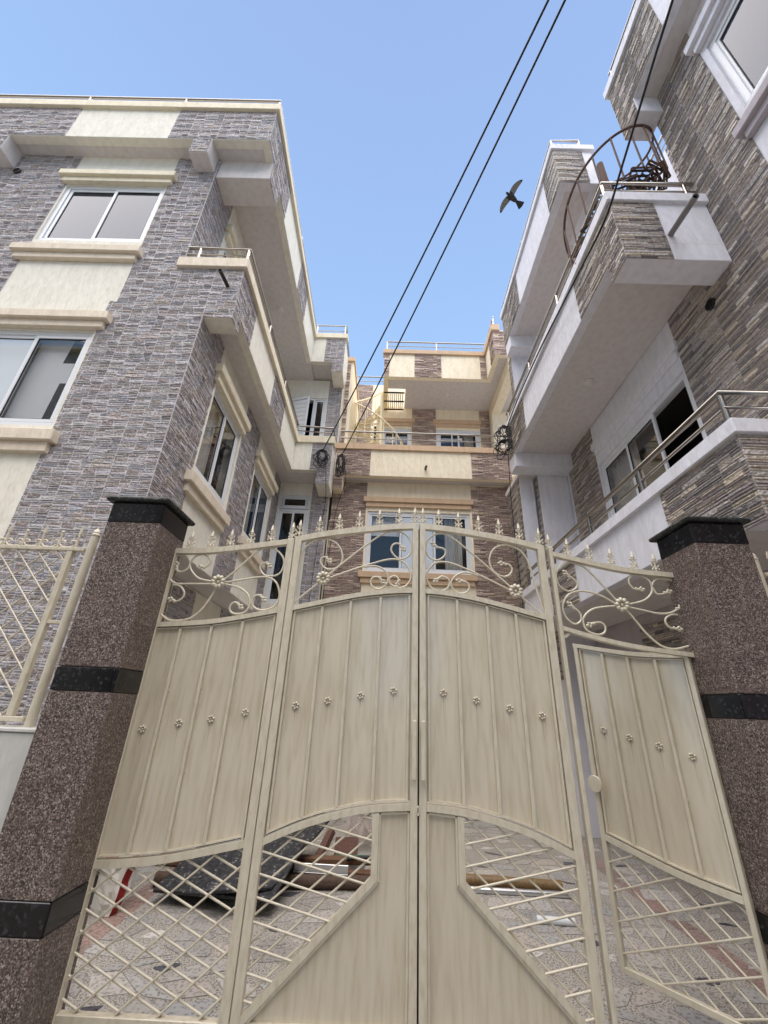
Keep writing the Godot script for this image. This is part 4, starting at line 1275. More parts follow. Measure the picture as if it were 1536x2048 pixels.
func build_gate() -> void:
	pillar("speckled brown granite gate pillar left of the gate, beside the lattice fence", -1.645, -1.33)
	pillar("speckled brown granite gate pillar right of the gate, beside the open wicket door", 1.735, 2.05)
	inner_leaf("left leaf of the beige metal double gate, hung on the fixed side panel", 0.0)
	inner_leaf("right leaf of the beige metal double gate, next to the wicket door opening", 0.377)
	# fixed side panel between the left pillar and the double gate
	var t := gate_thing("gate_side_panel", "beige metal gate panel beside the left granite pillar with lattice at its foot", -1.33)
	var fr := MB.new()
	stile(fr, -0.642, -0.598, 0.25, 2.45, 0.0)
	stile(fr, -1.338, -1.325, 0.25, 2.354, 0.0)
	rail_curve(fr, TOP_OUT, -1.34, -0.642, 0.0, 0.034, 0.0, -0.019, 0.0195)
	rail_curve(fr, LOW_OUT, -1.34, -0.642, 0.0, 0.027, 0.0, -0.019, 0.0185)
	rail_curve(fr, SHEET_OUT, -1.34, -0.642, 0.008, 0.032, 0.0, -0.019, 0.0185)
	stile(fr, -1.325, -0.642, 0.25, 0.285, 0.0, -0.019, 0.0185)
	gpart("frame", fr, M.gate, t)
	bead(t, LOW_OUT, -1.325, -0.65, 0.032, 0.0)
	bead(t, SHEET_OUT, -1.325, -0.65, -0.008, 0.0)
	var eb := MB.new()
	stile(eb, -0.661, -0.65, 0.9, 1.97, 0.0, -0.0085, 0.008, 0.002)
	gpart("bead", eb, M.gate, t)
	sheet(t, SHEET_OUT, LOW_OUT, -1.338, -0.643, 0.027, [-1.19, -1.013, -0.836], 0.0, v2([-1.271, 1.349, -1.085, 1.385, -0.919, 1.41, -0.741, 1.448]))
	var area := PackedVector2Array([Vector2(-1.325, 0.77), Vector2(-1.05, 0.787), Vector2(-0.83, 0.826), Vector2(-0.642, 0.87), Vector2(-0.642, 0.285), Vector2(-1.325, 0.285)])
	if Geometry2D.is_polygon_clockwise(area):
		area.reverse()
	grille(t, area, 0.83, 0.113, 0.005)
	grille(t, area, -0.41, 0.068, -0.005)
	for x in [-1.254, -1.128, -1.005, -0.878, -0.752, -0.62]:
		var sp := MB.new()
		spear(sp, Vector3(x, height_at(smooth(v2(TOP_OUT), 8), x), 0))
		gpart("spear_finial", sp, M.gate, t)
	var hub := MB.new()
	rosette(hub, Vector3(-1.025, 2.151, 0.006), 0.043, 9)
	gpart("rosette", hub, M.gate, t)
	for l in [[-1.0, 2.168, -0.929, 2.239, -0.859, 2.322, -0.81, 2.37, -0.754, 2.385, -0.697, 2.366, -0.653, 2.315, -0.649, 2.262, -0.668, 2.22, -0.709, 2.203, -0.755, 2.208, -0.784, 2.236, -0.79, 2.268, -0.767, 2.287, -0.748, 2.278],
		[-1.0, 2.151, -0.889, 2.174, -0.792, 2.193, -0.736, 2.195, -0.681, 2.168, -0.65, 2.107, -0.65, 2.058, -0.668, 2.022, -0.704, 2.001, -0.753, 1.996, -0.788, 2.011, -0.804, 2.035, -0.799, 2.071, -0.771, 2.084, -0.75, 2.07],
		[-1.003, 2.145, -0.908, 2.128, -0.847, 2.094, -0.819, 2.051, -0.819, 2.008, -0.838, 1.98, -0.871, 1.968, -0.911, 1.972, -0.93, 1.995, -0.925, 2.023, -0.903, 2.035, -0.88, 2.02],
		[-1.035, 2.12, -1.059, 2.053, -1.098, 1.981, -1.151, 1.933, -1.216, 1.916, -1.276, 1.918, -1.33, 1.95],
		[-1.05, 2.141, -1.161, 2.138, -1.271, 2.134, -1.307, 2.144, -1.331, 2.16],
		[-1.303, 2.127, -1.257, 2.12, -1.223, 2.085, -1.223, 2.052, -1.251, 2.029, -1.276, 2.033],
		[-1.05, 2.155, -1.139, 2.167, -1.192, 2.2, -1.225, 2.245, -1.227, 2.278, -1.201, 2.313, -1.158, 2.326, -1.116, 2.305, -1.104, 2.279, -1.118, 2.251, -1.148, 2.246],
		[-1.229, 2.272, -1.232, 2.235, -1.261, 2.212, -1.293, 2.213, -1.304, 2.238],
		[-1.231, 2.275, -1.25, 2.3, -1.294, 2.316, -1.33, 2.31]]:
		var sc := MB.new()
		scroll(sc, v2(l), l.size() > 14 or l.size() == 12 or (l.size() == 10 and l[1] > 2.2))
		gpart("scroll", sc, M.gate, t)
	# the frame over the wicket, with its post
	var o := gate_thing("wicket_frame", "beige metal frame with scrollwork above the open wicket door", 1.0)
	var of := MB.new()
	stile(of, -0.642 - 0.003, -0.598 - 0.025, 0.1, 2.452, 0.377)
	var ot := [1.0, 2.428, 1.345, 2.354, 1.526, 2.329, 1.74, 2.314]
	var ol := [1.0, 1.974, 1.208, 1.921, 1.43, 1.879, 1.74, 1.846]
	rail_curve(of, ot, 1.022, 1.735, 0.0, 0.03, 0.0, -0.019, 0.0195)
	rail_curve(of, ol, 1.022, 1.735, 0.0, 0.024, 0.0, -0.019, 0.0185)
	of.plate(PackedVector2Array([Vector2(1.022, 1.895), Vector2(1.095, 1.945), Vector2(1.082, 1.955), Vector2(1.022, 1.915)]), -0.01, 0.008)
	gpart("frame", of, M.gate, o)
	for x in [1.01, 1.124, 1.253, 1.386, 1.521, 1.651]:
		var sp := MB.new()
		spear(sp, Vector3(x, height_at(smooth(v2(ot), 8), x), 0))
		gpart("spear_finial", sp, M.gate, o)
	var oh := MB.new()
	rosette(oh, Vector3(1.388, 2.104, 0.006), 0.043, 9)
	gpart("rosette", oh, M.gate, o)
	for l in [[1.378, 2.12, 1.318, 2.204, 1.243, 2.3, 1.194, 2.342, 1.123, 2.36, 1.065, 2.337, 1.03, 2.281, 1.036, 2.218, 1.072, 2.184, 1.112, 2.182, 1.147, 2.21, 1.146, 2.241, 1.117, 2.266, 1.1, 2.282],
		[1.365, 2.11, 1.285, 2.157, 1.211, 2.179, 1.144, 2.18, 1.081, 2.151, 1.044, 2.089, 1.049, 2.03, 1.08, 1.993, 1.112, 1.986, 1.14, 2.01, 1.139, 2.048, 1.113, 2.076, 1.1, 2.088],
		[1.36, 2.1, 1.248, 2.085, 1.191, 2.059, 1.154, 2.017, 1.154, 1.972, 1.176, 1.943, 1.226, 1.929, 1.262, 1.942, 1.274, 1.973, 1.257, 1.997, 1.221, 1.997, 1.2, 1.99],
		[1.41, 2.09, 1.459, 2.017, 1.503, 1.949, 1.558, 1.893, 1.609, 1.868, 1.666, 1.868, 1.73, 1.885],
		[1.41, 2.1, 1.503, 2.083, 1.588, 2.066, 1.641, 2.065, 1.685, 2.075, 1.73, 2.1],
		[1.711, 2.061, 1.676, 2.06, 1.641, 2.04, 1.631, 2.012, 1.65, 1.985, 1.685, 1.98],
		[1.41, 2.107, 1.514, 2.132, 1.569, 2.164, 1.597, 2.208, 1.594, 2.258, 1.559, 2.288, 1.513, 2.294, 1.474, 2.274, 1.466, 2.241, 1.488, 2.209, 1.515, 2.206],
		[1.603, 2.221, 1.616, 2.186, 1.644, 2.181, 1.68, 2.192],
		[1.603, 2.233, 1.622, 2.262, 1.663, 2.278, 1.73, 2.27]]:
		var sc := MB.new()
		scroll(sc, v2(l), l.size() > 14 or l.size() == 12 or l.size() == 8 and l[1] < 2.23)
		gpart("scroll", sc, M.gate, o)
	# the wicket door, standing open: same curves as the side panel, hinge at its right end
	var w := gate_thing("wicket_door", "beige metal wicket door standing ajar beside the right granite pillar", 1.722, -0.967)
	w.set_meta("ox", 0.0)
	var k := func(x: float) -> float: return (-1.33 - x) * 0.955 - 0.004
	var bend := func(pts: Array, dy: float) -> Array:
		var q := []
		for i in range(0, pts.size(), 2):
			q.append_array([k.call(pts[i]), pts[i + 1] + dy])
		return q
	var wl: Array = bend.call(LOW_OUT, -0.055)
	var ws: Array = bend.call(SHEET_OUT, -0.03)
	var wf := MB.new()
	stile(wf, -0.7, -0.672, 0.27, 1.955, 0.0, -0.016, 0.016)
	stile(wf, -0.03, -0.004, 0.27, 1.845, 0.0, -0.016, 0.016)
	rail_curve(wf, wl, -0.7, -0.004, 0.0, 0.026, 0.0, -0.0165, 0.0165)
	rail_curve(wf, ws, -0.672, -0.03, 0.008, 0.03, 0.0, -0.015, 0.0155)
	stile(wf, -0.672, -0.03, 0.27, 0.3, 0.0, -0.015, 0.0155)
	gpart("frame", wf, M.gate, w)
	bead(w, wl, -0.665, -0.035, 0.031, 0.0)
	bead(w, ws, -0.665, -0.035, -0.008, 0.0)
	for x in [-0.66, -0.041]:
		var b := MB.new()
		stile(b, x - 0.005, x + 0.005, height_at(smooth(v2(ws), 8), x), height_at(smooth(v2(wl), 8), x) - 0.03, 0.0, -0.0085, 0.008, 0.002)
		gpart("bead", b, M.gate, w)
	sheet(w, ws, wl, -0.671, -0.031, 0.026, [-0.51, -0.35, -0.19], 0.0, v2([-0.585, 1.425, -0.43, 1.393, -0.27, 1.362, -0.11, 1.325]))
	var wa := PackedVector2Array([Vector2(-0.672, 0.84), Vector2(-0.46, 0.79), Vector2(-0.26, 0.755), Vector2(-0.03, 0.735), Vector2(-0.03, 0.3), Vector2(-0.672, 0.3)])
	if Geometry2D.is_polygon_clockwise(wa):
		wa.reverse()
	grille(w, wa, 0.43, 0.12, 0.005)
	grille(w, wa, -0.8, 0.075, -0.005)
	var knob := MB.new()
	knob.lathe(Vector3(-0.668, 1.128, 0.016), Vector3.BACK, [Vector2(0.016, 0.0), Vector2(0.016, 0.02), Vector2(0.043, 0.02), Vector2(0.044, 0.022), Vector2(0.044, 0.03), Vector2(0.042, 0.033), Vector2(0.0, 0.034)], 28)
	gpart("lock_cover", knob, M.gate, w)
	# drop bolt ring where the two leaves meet
	var ring := MB.new()
	var rp := []
	for i in 17:
		var a := TAU * i / 16.0
		rp.append(Vector3(0.186 + cos(a) * 0.006, 1.05 + sin(a) * 0.018, -2.474))
	ring.tube(rp, 0.004, 6)
	tag(part("gate_ring", ring, M.gate, self), "small beige steel ring hanging where the two gate leaves meet", "ring")

# ---------------------------------------------------------------- boundary walls with their fences
func fence(label: String, s: float, post_x: float, reach: float) -> void:
	var t := thing("lattice_fence", label, "fence", Vector3(post_x, 1.34, -2.45), "")
	var x1 := post_x - s * 0.03
	var far := post_x - s * reach
	var fr := MB.new()
	fr.box(Vector3(minf(x1, far), 2.298, -2.47), Vector3(maxf(x1, far), 2.32, -2.43), 0.002)
	fr.box(Vector3(minf(x1, far), 1.362, -2.47), Vector3(maxf(x1, far), 1.386, -2.43), 0.002)
	part("frame", fr, M.gate, t)
	for bx in [post_x - s * 0.115, post_x - s * 0.9]:
		var b := MB.new()
		b.box(Vector3(bx - 0.017, 1.386, -2.467), Vector3(bx + 0.017, 2.298, -2.433), 0.002)
		part("upright", b, M.gate, t)
	var link := MB.new()
	link.box(Vector3(minf(post_x, post_x - s * 0.1), 1.862, -2.462), Vector3(maxf(post_x, post_x - s * 0.1), 1.882, -2.438), 0.002)
	part("link", link, M.gate, t)
	var post := MB.new()
	post.lathe(Vector3(post_x, 1.335, -2.45), UP, [Vector2(0.024, 0.0), Vector2(0.024, 1.07)], 14)
	post.lathe(Vector3(post_x, 2.4, -2.45), UP, [Vector2(0.027, 0.0), Vector2(0.028, 0.008), Vector2(0.02, 0.016), Vector2(0.021, 0.026), Vector2(0.016, 0.038), Vector2(0.007, 0.047), Vector2(0.006, 0.056), Vector2(0.0, 0.06)], 14)
	part("post", post, M.gate, t)
	var xa := post_x - s * 0.132
	var xb := post_x - s * 0.883
	var lo := minf(xa, xb)
	var hi := maxf(xa, xb)
	var area := PackedVector2Array([Vector2(lo, 1.386), Vector2(hi, 1.386), Vector2(hi, 2.298), Vector2(lo, 2.298)])
	for fam in [[-1.0, -2.445], [0.98, -2.455]]:
		var d := Vector2(1, fam[0]).normalized()
		var n := Vector2(-d.y, d.x)
		var k := -3.0
		while k < 4.5:
			var line := PackedVector2Array([n * k - d * 6.0, n * k + d * 6.0])
			for seg in Geometry2D.intersect_polyline_with_polygon(line, area):
				if seg.size() > 1 and seg[0].distance_to(seg[-1]) > 0.03:
					var mb := MB.new()
					mb.tube([Vector3(seg[0].x, seg[0].y, fam[1]), Vector3(seg[-1].x, seg[-1].y, fam[1])], 0.0048, 6)
					part("lattice_rod", mb, M.gate, t)
			k += 0.0885
	var ux := post_x - s * 0.1
	for i in 7:
		var c := ux - s * 0.112 * i
		var mb := MB.new()
		for g in [-1.0, 1.0]:
			mb.tube(smooth([Vector3(c - s * 0.056, 2.322, -2.45), Vector3(c - s * (0.056 - g * 0.032), 2.328, -2.45), Vector3(c - s * (0.056 - g * 0.052), 2.348, -2.45), Vector3(c - s * (0.056 - g * 0.042), 2.366, -2.45), Vector3(c - s * (0.056 - g * 0.022), 2.362, -2.45), Vector3(c - s * (0.056 - g * 0.02), 2.35, -2.45)], 4), 0.0055, 6)
		part("scroll", mb, M.gate, t)
		var sp := MB.new()
		sp.box(Vector3(c - 0.004, 2.32, -2.456), Vector3(c + 0.004, 2.415, -2.444), 0.001)
		if i % 2 == 0:
			sp.plate(PackedVector2Array([Vector2(c - 0.009, 2.415), Vector2(c, 2.408), Vector2(c + 0.009, 2.415), Vector2(c + 0.006, 2.44), Vector2(c, 2.463), Vector2(c - 0.006, 2.44)]), -2.455, -2.445)
		else:
			sp.ball(Vector3(c, 2.422, -2.45), Vector3(0.009, 0, 0), Vector3(0, 0.01, 0), Vector3(0, 0, 0.009), 8, 5)
		part("spike", sp, M.gate, t)

func build_boundary() -> void:
	for d in [[-9.0, -1.66, "low pale painted boundary wall left of the gate, under the lattice fence"], [2.065, 9.0, "low pale painted boundary wall right of the gate"]]:
		var mb := MB.new()
		mb.box(Vector3(d[0], 0.0, -2.53), Vector3(d[1], 1.318, -2.37), 0.004)
		var t := thing("boundary_wall", d[2], "wall", Vector3((d[0] + d[1]) * 0.5, 0, -2.45))
		part("wall", mb, M.wallpaint, t)
		var cp := MB.new()
		cp.box(Vector3(d[0], 1.32, -2.54), Vector3(d[1], 1.338, -2.36), 0.004)
		part("coping", cp, M.wallpaint, t)
	fence("beige lattice fence with small scrolls on the wall left of the left pillar", 1.0, -1.835, 4.0)
	fence("beige lattice fence at the picture's edge right of the right pillar", -1.0, 2.225, 4.0)

# ---------------------------------------------------------------- ground
func build_ground() -> void:
	var st := MB.new()
	st.box(Vector3(-150, -0.3, -150), Vector3(150, 0.0, 150))
	struct("ground", st, M.street)
	var fl := MB.new()
	fl.box(Vector3(-4.35, -0.02, -8.4), Vector3(6.1, 0.004, -2.55))
	var court := struct("courtyard_floor", fl, M.cement)
	# irregular marble pieces set in cement: a jittered grid of four and five sided flags
	var rng := RandomNumberGenerator.new()
	rng.seed = 77
	var tones := [Color(0.71, 0.695, 0.67), Color(0.67, 0.655, 0.635), Color(0.74, 0.72, 0.695), Color(0.69, 0.685, 0.67), Color(0.64, 0.625, 0.605), Color(0.7, 0.67, 0.64), Color(0.75, 0.735, 0.71), Color(0.65, 0.65, 0.645)]
	var cell := Vector2(0.26, 0.2)
	var corner := {}
	var at := func(i: int, j: int) -> Vector2:
		var key := Vector2i(i, j)
		if not corner.has(key):
			corner[key] = Vector2(-3.0 + (i + rng.randf_range(-0.36, 0.36) + 0.5 * (j % 2)) * cell.x, -2.6 - (j + rng.randf_range(-0.36, 0.36)) * cell.y)
		return corner[key]
	var rest := MB.new()
	var count := 0
	for j in 28:
		for i in 25:
			var q := [at.call(i, j), at.call(i + 1, j), at.call(i + 1, j + 1), at.call(i, j + 1)]
			var mid: Vector2 = (q[0] + q[1] + q[2] + q[3]) * 0.25
			var strip := absf(mid.x + 1.95) < 0.1 or absf(mid.x - 2.47) < 0.1
			if strip or rng.randf() < 0.16 or mid.y > -2.66:
				continue
			var shrink := rng.randf_range(0.72, 0.97)
			var poly := []
			for k in 4:
				var a: Vector2 = mid + (q[k] - mid) * shrink
				var b: Vector2 = mid + (q[(k + 1) % 4] - mid) * shrink
				poly.append(a.lerp(b, rng.randf_range(0.06, 0.16)))
				if rng.randf() < 0.75:
					poly.append(a.lerp(b, rng.randf_range(0.8, 0.93)) + (a + b - mid * 2.0) * rng.randf_range(-0.02, 0.07))
			var c: Color = tones[rng.randi() % tones.size()]
			if rng.randf() < 0.09:
				c = Color(0.34, 0.34, 0.37)
				for k in poly.size():
					poly[k] = mid + (poly[k] - mid) * rng.randf_range(0.4, 0.55)
			elif rng.randf() < 0.06:
				c = Color(0.8, 0.79, 0.77)
				for k in poly.size():
					poly[k] = mid + (poly[k] - mid) * 0.55
			count += 1
			flag(poly, c, rng, court if count <= 300 else null, rest)
	# the two reddish strips that run the length of the court
	for x in [-2.03, 2.38]:
		var z := -2.62
		while z > -8.2:
			var l := rng.randf_range(0.25, 0.42)
			flag([Vector2(x, z), Vector2(x + 0.165, z), Vector2(x + 0.165, z - l + 0.006), Vector2(x, z - l + 0.006)], Color(0.67, 0.57, 0.535).lerp(Color(0.6, 0.53, 0.5), rng.randf()), rng, court if count <= 300 else null, rest, "red_strip")
			z -= l
	var o := local("marble_pieces", rest, M.marble, court)
	o.set_meta("kind", "stuff")
	var step := MB.new()
	step.box(Vector3(-2.2, 0.0, -8.3), Vector3(3.4, 0.14, -7.35), 0.008)
	part("step", step, M.marble_step, court)

func flag(poly: Array, c: Color, rng: RandomNumberGenerator, parent: Node3D, rest: MB, called := "marble_piece") -> void:
	var mb := rest if parent == null else MB.new()
	var k := rng.randf_range(0.88, 1.08)
	var lin := c.srgb_to_linear()
	mb.col = Color(lin.r * k, lin.g * k, lin.b * k)
	var top := 0.0075 + rng.randf_range(-0.001, 0.001)
	var n := poly.size()
	var mid := Vector2.ZERO
	for p in poly:
		mid += p / n
	for i in n:
		var a: Vector2 = poly[i]
		var b: Vector2 = poly[(i + 1) % n]
		mb.flat(Vector3(mid.x, top, mid.y), Vector3(a.x, top, a.y), Vector3(b.x, top, b.y), UP)
		mb.quad(Vector3(a.x, top, a.y), Vector3(b.x, top, b.y), Vector3(b.x, 0.002, b.y), Vector3(a.x, 0.002, a.y), Vector3(a.x + b.x - mid.x * 2.0, 0, a.y + b.y - mid.y * 2.0))
	if parent:
		local(called, mb, M.marble, parent)

# ---------------------------------------------------------------- building waste lying in the court
func build_debris() -> void:
	var one := func(called: String, label: String, cat: String, mb: MB, m: Material, group := "") -> MeshInstance3D:
		var o := part(called, mb, m, self)
		tag(o, label, cat, group)
		return o
	# poles and boards lie across the court at about z = -4.5 to -6
	var p := MB.new()
	p.tube([Vector3(-1.95, 0.06, -4.72), Vector3(-0.6, 0.058, -4.83), Vector3(0.2, 0.055, -4.9)], 0.055, 12, 0.05)
	one.call("wooden_pole", "thick weathered wooden pole lying under the black boards", "pole", p, M.oldwood)
	var bam := MB.new()
	var prof := []
	for i in 5:
		for q in [[0.0, 0.047], [0.012, 0.05], [0.02, 0.047], [0.14, 0.045], [0.26, 0.0465]]:
			prof.append(Vector2(q[1] * (1.0 - 0.03 * i), i * 0.28 + q[0]))
	bam.lathe(Vector3(0.35, 0.052, -5.12), Vector3(1, 0, 0.055).normalized(), prof, 14)
	one.call("bamboo_pole", "yellow jointed bamboo pole lying behind the steel tube on the right", "pole", bam, M.bamboo)
	var st := MB.new()
	st.tube([Vector3(0.45, 0.03, -4.93), Vector3(1.75, 0.03, -4.9)], 0.026, 12)
	one.call("steel_tube", "grey steel tube lying in front of the bamboo pole", "pipe", st, M.aluminium)
	var pv := MB.new()
	pv.tube([Vector3(1.27, 0.03, -4.37), Vector3(1.56, 0.03, -4.35)], 0.026, 12)
	one.call("white_pipe", "short white plastic pipe lying near the right leaf's grille", "pipe", pv, M.upvc)
	var al := MB.new()
	al.obox(Vector3(-0.52, 0.14, -4.9), Vector3(0.25, 0, 0.01), Vector3(0, 0.03, 0), Vector3(0, 0, 0.012), 0.003)
	al.obox(Vector3(-0.52, 0.115, -4.87), Vector3(0.25, 0, 0.01), Vector3(0, 0.003, 0), Vector3(0, 0, 0.03), 0.001)
	one.call("aluminium_profile", "shiny aluminium window profile resting beside the wooden pole", "metal profile", al, M.aluminium)
	var b1 := MB.new()
	b1.obox(Vector3(-1.25, 0.2, -4.68), Vector3(0.5, 0.015, 0.09), Vector3(0.0, 0.013, 0.004), Vector3(-0.05, -0.09, 0.42), 0.004)
	one.call("black_board", "paint spattered black board lying flat behind the left lattice", "board", b1, M.board, "black shuttering boards")
	var b2 := MB.new()
	b2.obox(Vector3(-0.92, 0.27, -5.0), Vector3(0.25, 0.0, -0.07), Vector3(0.0, 0.013, 0.0), Vector3(0.16, 0.1, -0.8), 0.004)
	one.call("black_board", "narrow paint spattered black board leaning across the wooden planks", "board", b2, M.board, "black shuttering boards")
	for q in [[-0.35, 0.06, -5.06, 0.72, 0.03, 0.05, 0.03, "long brown plank lying behind the wooden pole"], [-0.3, 0.13, -5.18, 0.62, 0.02, 0.06, -0.02, "thin brown plank lying on top of the long plank"], [-1.5, 0.05, -5.2, 0.7, 0.03, 0.06, 0.08, "dark plank half hidden behind the flat black board"]]:
		var pl := MB.new()
		pl.obox(Vector3(q[0], q[1], q[2]), Vector3(q[3], 0, q[6]), Vector3(0, q[4], 0), Vector3(0, 0, q[5]), 0.004)
		one.call("plank", q[7], "plank", pl, M.plankwood, "wooden planks in the court")
	for q in [[Vector3(-0.55, 0.2, -5.38), Vector3(0.03, 0.0, 0.02), Vector3(0.05, 0.1, -0.12), "brown wooden block standing on edge among the planks"], [Vector3(-0.34, 0.13, -5.5), Vector3(0.12, 0, -0.02), Vector3(0.0, 0.09, -0.06), "broken reddish slab leaning beside the wooden block"]]:
		var bl := MB.new()
		var ax: Vector3 = q[1]
		var ay: Vector3 = q[2]
		bl.obox(q[0], ax, ay, ax.cross(ay).normalized() * 0.035, 0.006)
		one.call("rubble_block", q[3], "block", bl, M.brickred)
	var gp := MB.new()
	gp.tube(smooth([Vector3(-0.6, 0.12, -5.24), Vector3(-0.2, 0.13, -5.3), Vector3(0.2, 0.1, -5.34)], 4), 0.018, 8)
	one.call("green_pipe", "thin green plastic pipe lying behind the planks", "pipe", gp, M.greenpipe)
	var hose := MB.new()
	hose.tube(smooth([Vector3(-0.3, 0.16, -5.1), Vector3(-0.05, 0.19, -5.06), Vector3(0.15, 0.15, -5.12), Vector3(0.4, 0.1, -5.1)], 5), 0.016, 8)
	one.call("black_hose", "black hose curving over the planks behind the left leaf", "hose", hose, M.cable)
	# crumpled clear plastic sheet
	var ps := MB.new()
	var noise := FastNoiseLite.new()
	noise.seed = 5
	noise.frequency = 4.0
	var pt := func(i: int, j: int) -> Vector3:
		var x := -0.42 + i * 0.055
		var z := -5.9 - j * 0.09
		return Vector3(x + noise.get_noise_2d(z * 2.0, x) * 0.05, 0.06 + absf(noise.get_noise_2d(x * 2.2, z * 1.6)) * 0.4, z)
	for i in 9:
		for j in 10:
			ps.quad(pt.call(i, j), pt.call(i + 1, j), pt.call(i + 1, j + 1), pt.call(i, j + 1), UP)
	one.call("plastic_sheet", "crumpled clear plastic sheet lying at the back of the court", "plastic sheet", ps, M.plastic)
	build_sack()

func build_sack() -> void:
	var t := thing("cement_sack", "white and red cement sack standing by the left granite pillar inside the gate", "sack", Vector3(-2.17, 0, -4.25))
	var yaw := 0.5
	var ux := Vector3(cos(yaw), 0, sin(yaw))
	var uz := Vector3(-sin(yaw), 0, cos(yaw))
	var noise := FastNoiseLite.new()
	noise.seed = 9
	noise.frequency = 2.2
	# the body is a rounded pillow standing on its end; height rings, super-elliptic section
	var ring := func(v: float, a: float) -> Vector3:
		var belly := 0.62 + 0.38 * pow(sin(PI * clampf(v * 0.86 + 0.12, 0.0, 1.0)), 0.6)
		var ca := cos(a)
		var sa := sin(a)
		var x := signf(ca) * pow(absf(ca), 0.55) * 0.22
		var z := signf(sa) * pow(absf(sa), 0.7) * 0.105 * belly
		var wob := 1.0 + 0.16 * noise.get_noise_3d(ca * 1.4, v * 3.0, sa * 1.4)
		return ux * x * wob * (0.93 + 0.07 * belly) + uz * z * wob + UP * (0.01 + v * 0.56) + uz * (-0.14 * v)
	var body := MB.new()
	var red := MB.new()
	var seg := 28
	for j in 16:
		for i in seg:
			var v0 := j / 16.0
			var v1 := (j + 1) / 16.0
			var a0 := TAU * i / seg
			var a1 := TAU * (i + 1) / seg
			var p0: Vector3 = ring.call(v0, a0)
			var p1: Vector3 = ring.call(v0, a1)
			var p2: Vector3 = ring.call(v1, a1)
			var p3: Vector3 = ring.call(v1, a0)
			var fa := fposmod(a0, TAU)
			var side := fa < 0.22 or fa > TAU - 0.35
			var chevron: bool = fa < PI and absf(v0 - (0.56 + 0.24 * absf(cos(fa + 0.25)))) < 0.05
			var use := red if (side or chevron) else body
			var out := (p0 + p2) * 0.5 - UP * (0.28)
			out.y = 0
			use.quad(p0, p1, p2, p3, out + uz * 0.07)
	for i in range(1, seg - 1):
		body.flat(ring.call(1.0, 0.0), ring.call(1.0, TAU * i / seg), ring.call(1.0, TAU * (i + 1) / seg), UP)
	local("bag", body, M.sack, t)
	local("red_print", red, M.sack_red, t)
	# printed lettering on the front
	for w in [["HUGEN", 0.86, 0.085, 0.02, -0.25], ["53", 0.44, 0.1, -0.03, 0.0], ["OPC", 0.3, 0.05, -0.02, 0.0]]:
		var tm := TextMesh.new()
		var f := SystemFont.new()
		f.font_names = PackedStringArray(["Droid Sans"])
		f.font_weight = 700
		tm.font = f
		tm.text = w[0]
		tm.font_size = 64
		tm.pixel_size = w[2] / 64.0
		tm.depth = 0.004
		var o := MeshInstance3D.new()
		o.name = numbered(t, "lettering")
		o.mesh = tm
		o.material_override = M.ink if w[0] != "OPC" else M.sack_red
		t.add_child(o, true)
		var c: Vector3 = ring.call(w[1], PI * 0.5)
		o.transform = Transform3D(Basis(ux, UP, uz).rotated(ux, -0.22).rotated(uz, w[4] * -0.5), c + uz * 0.014 + ux * w[3])

# ---------------------------------------------------------------- lamps, cables, stairs, bird
func lamp(label: String, at: Vector3) -> void:
	var t := thing("ceiling_light", label, "ceiling light", at, "round ceiling lights under the balconies")
	var a := MB.new()
	a.lathe(Vector3.ZERO, Vector3.DOWN, [Vector2(0.075, 0.0), Vector2(0.078, 0.012), Vector2(0.07, 0.02), Vector2(0.05, 0.022)], 24)
	local("base", a, M.lamp_cover, t)
	var b := MB.new()
	b.lathe(Vector3(0, -0.02, 0), Vector3.DOWN, [Vector2(0.055, 0.0), Vector2(0.052, 0.016), Vector2(0.04, 0.024), Vector2(0.0, 0.027)], 24)
	local("cover", b, M.lamp_cover, t)

func sag(a: Vector3, b: Vector3, dip: float, steps := 16) -> Array:
	var out := []
	for i in steps + 1:
		var t := float(i) / steps
		out.append(a.lerp(b, t) + Vector3.DOWN * dip * 4.0 * t * (1.0 - t))
	return out

func coil(mb: MB, c: Vector3, r: float, tall: float, turns: int, rng: RandomNumberGenerator, out := Vector3.BACK) -> void:
	var side := out.cross(UP).normalized()
	var pts := []
	for k in turns:
		var rr := r * rng.randf_range(0.55, 1.1)
		var tt := tall * rng.randf_range(0.6, 1.1)
		var drop := rng.randf_range(-0.25, 0.2) * tall
		var ph := rng.randf_range(-0.9, 0.9)
		var off := rng.randf_range(-0.35, 0.35) * r
		for i in 9:
			var a := TAU * i / 9.0 + ph
			pts.append(c + side * (off * (1.0 - cos(a)) + sin(a) * rr * (1.0 + 0.3 * sin(a * 3.0 + k * 1.7))) + UP * (cos(a) * tt - tt + drop * (1.0 - cos(a)) * 0.5) + out * (0.015 + rng.randf() * 0.04))
	mb.tube(smooth(pts, 4), 0.0075, 5)
	# the binding round the top of the hank
	var bind := []
	for i in 20:
		bind.append(c + side * sin(i * 1.3) * r * 0.2 + UP * (0.02 - i * 0.004) + out * (0.03 + cos(i * 1.3) * 0.025))
	mb.tube(bind, 0.006, 5)

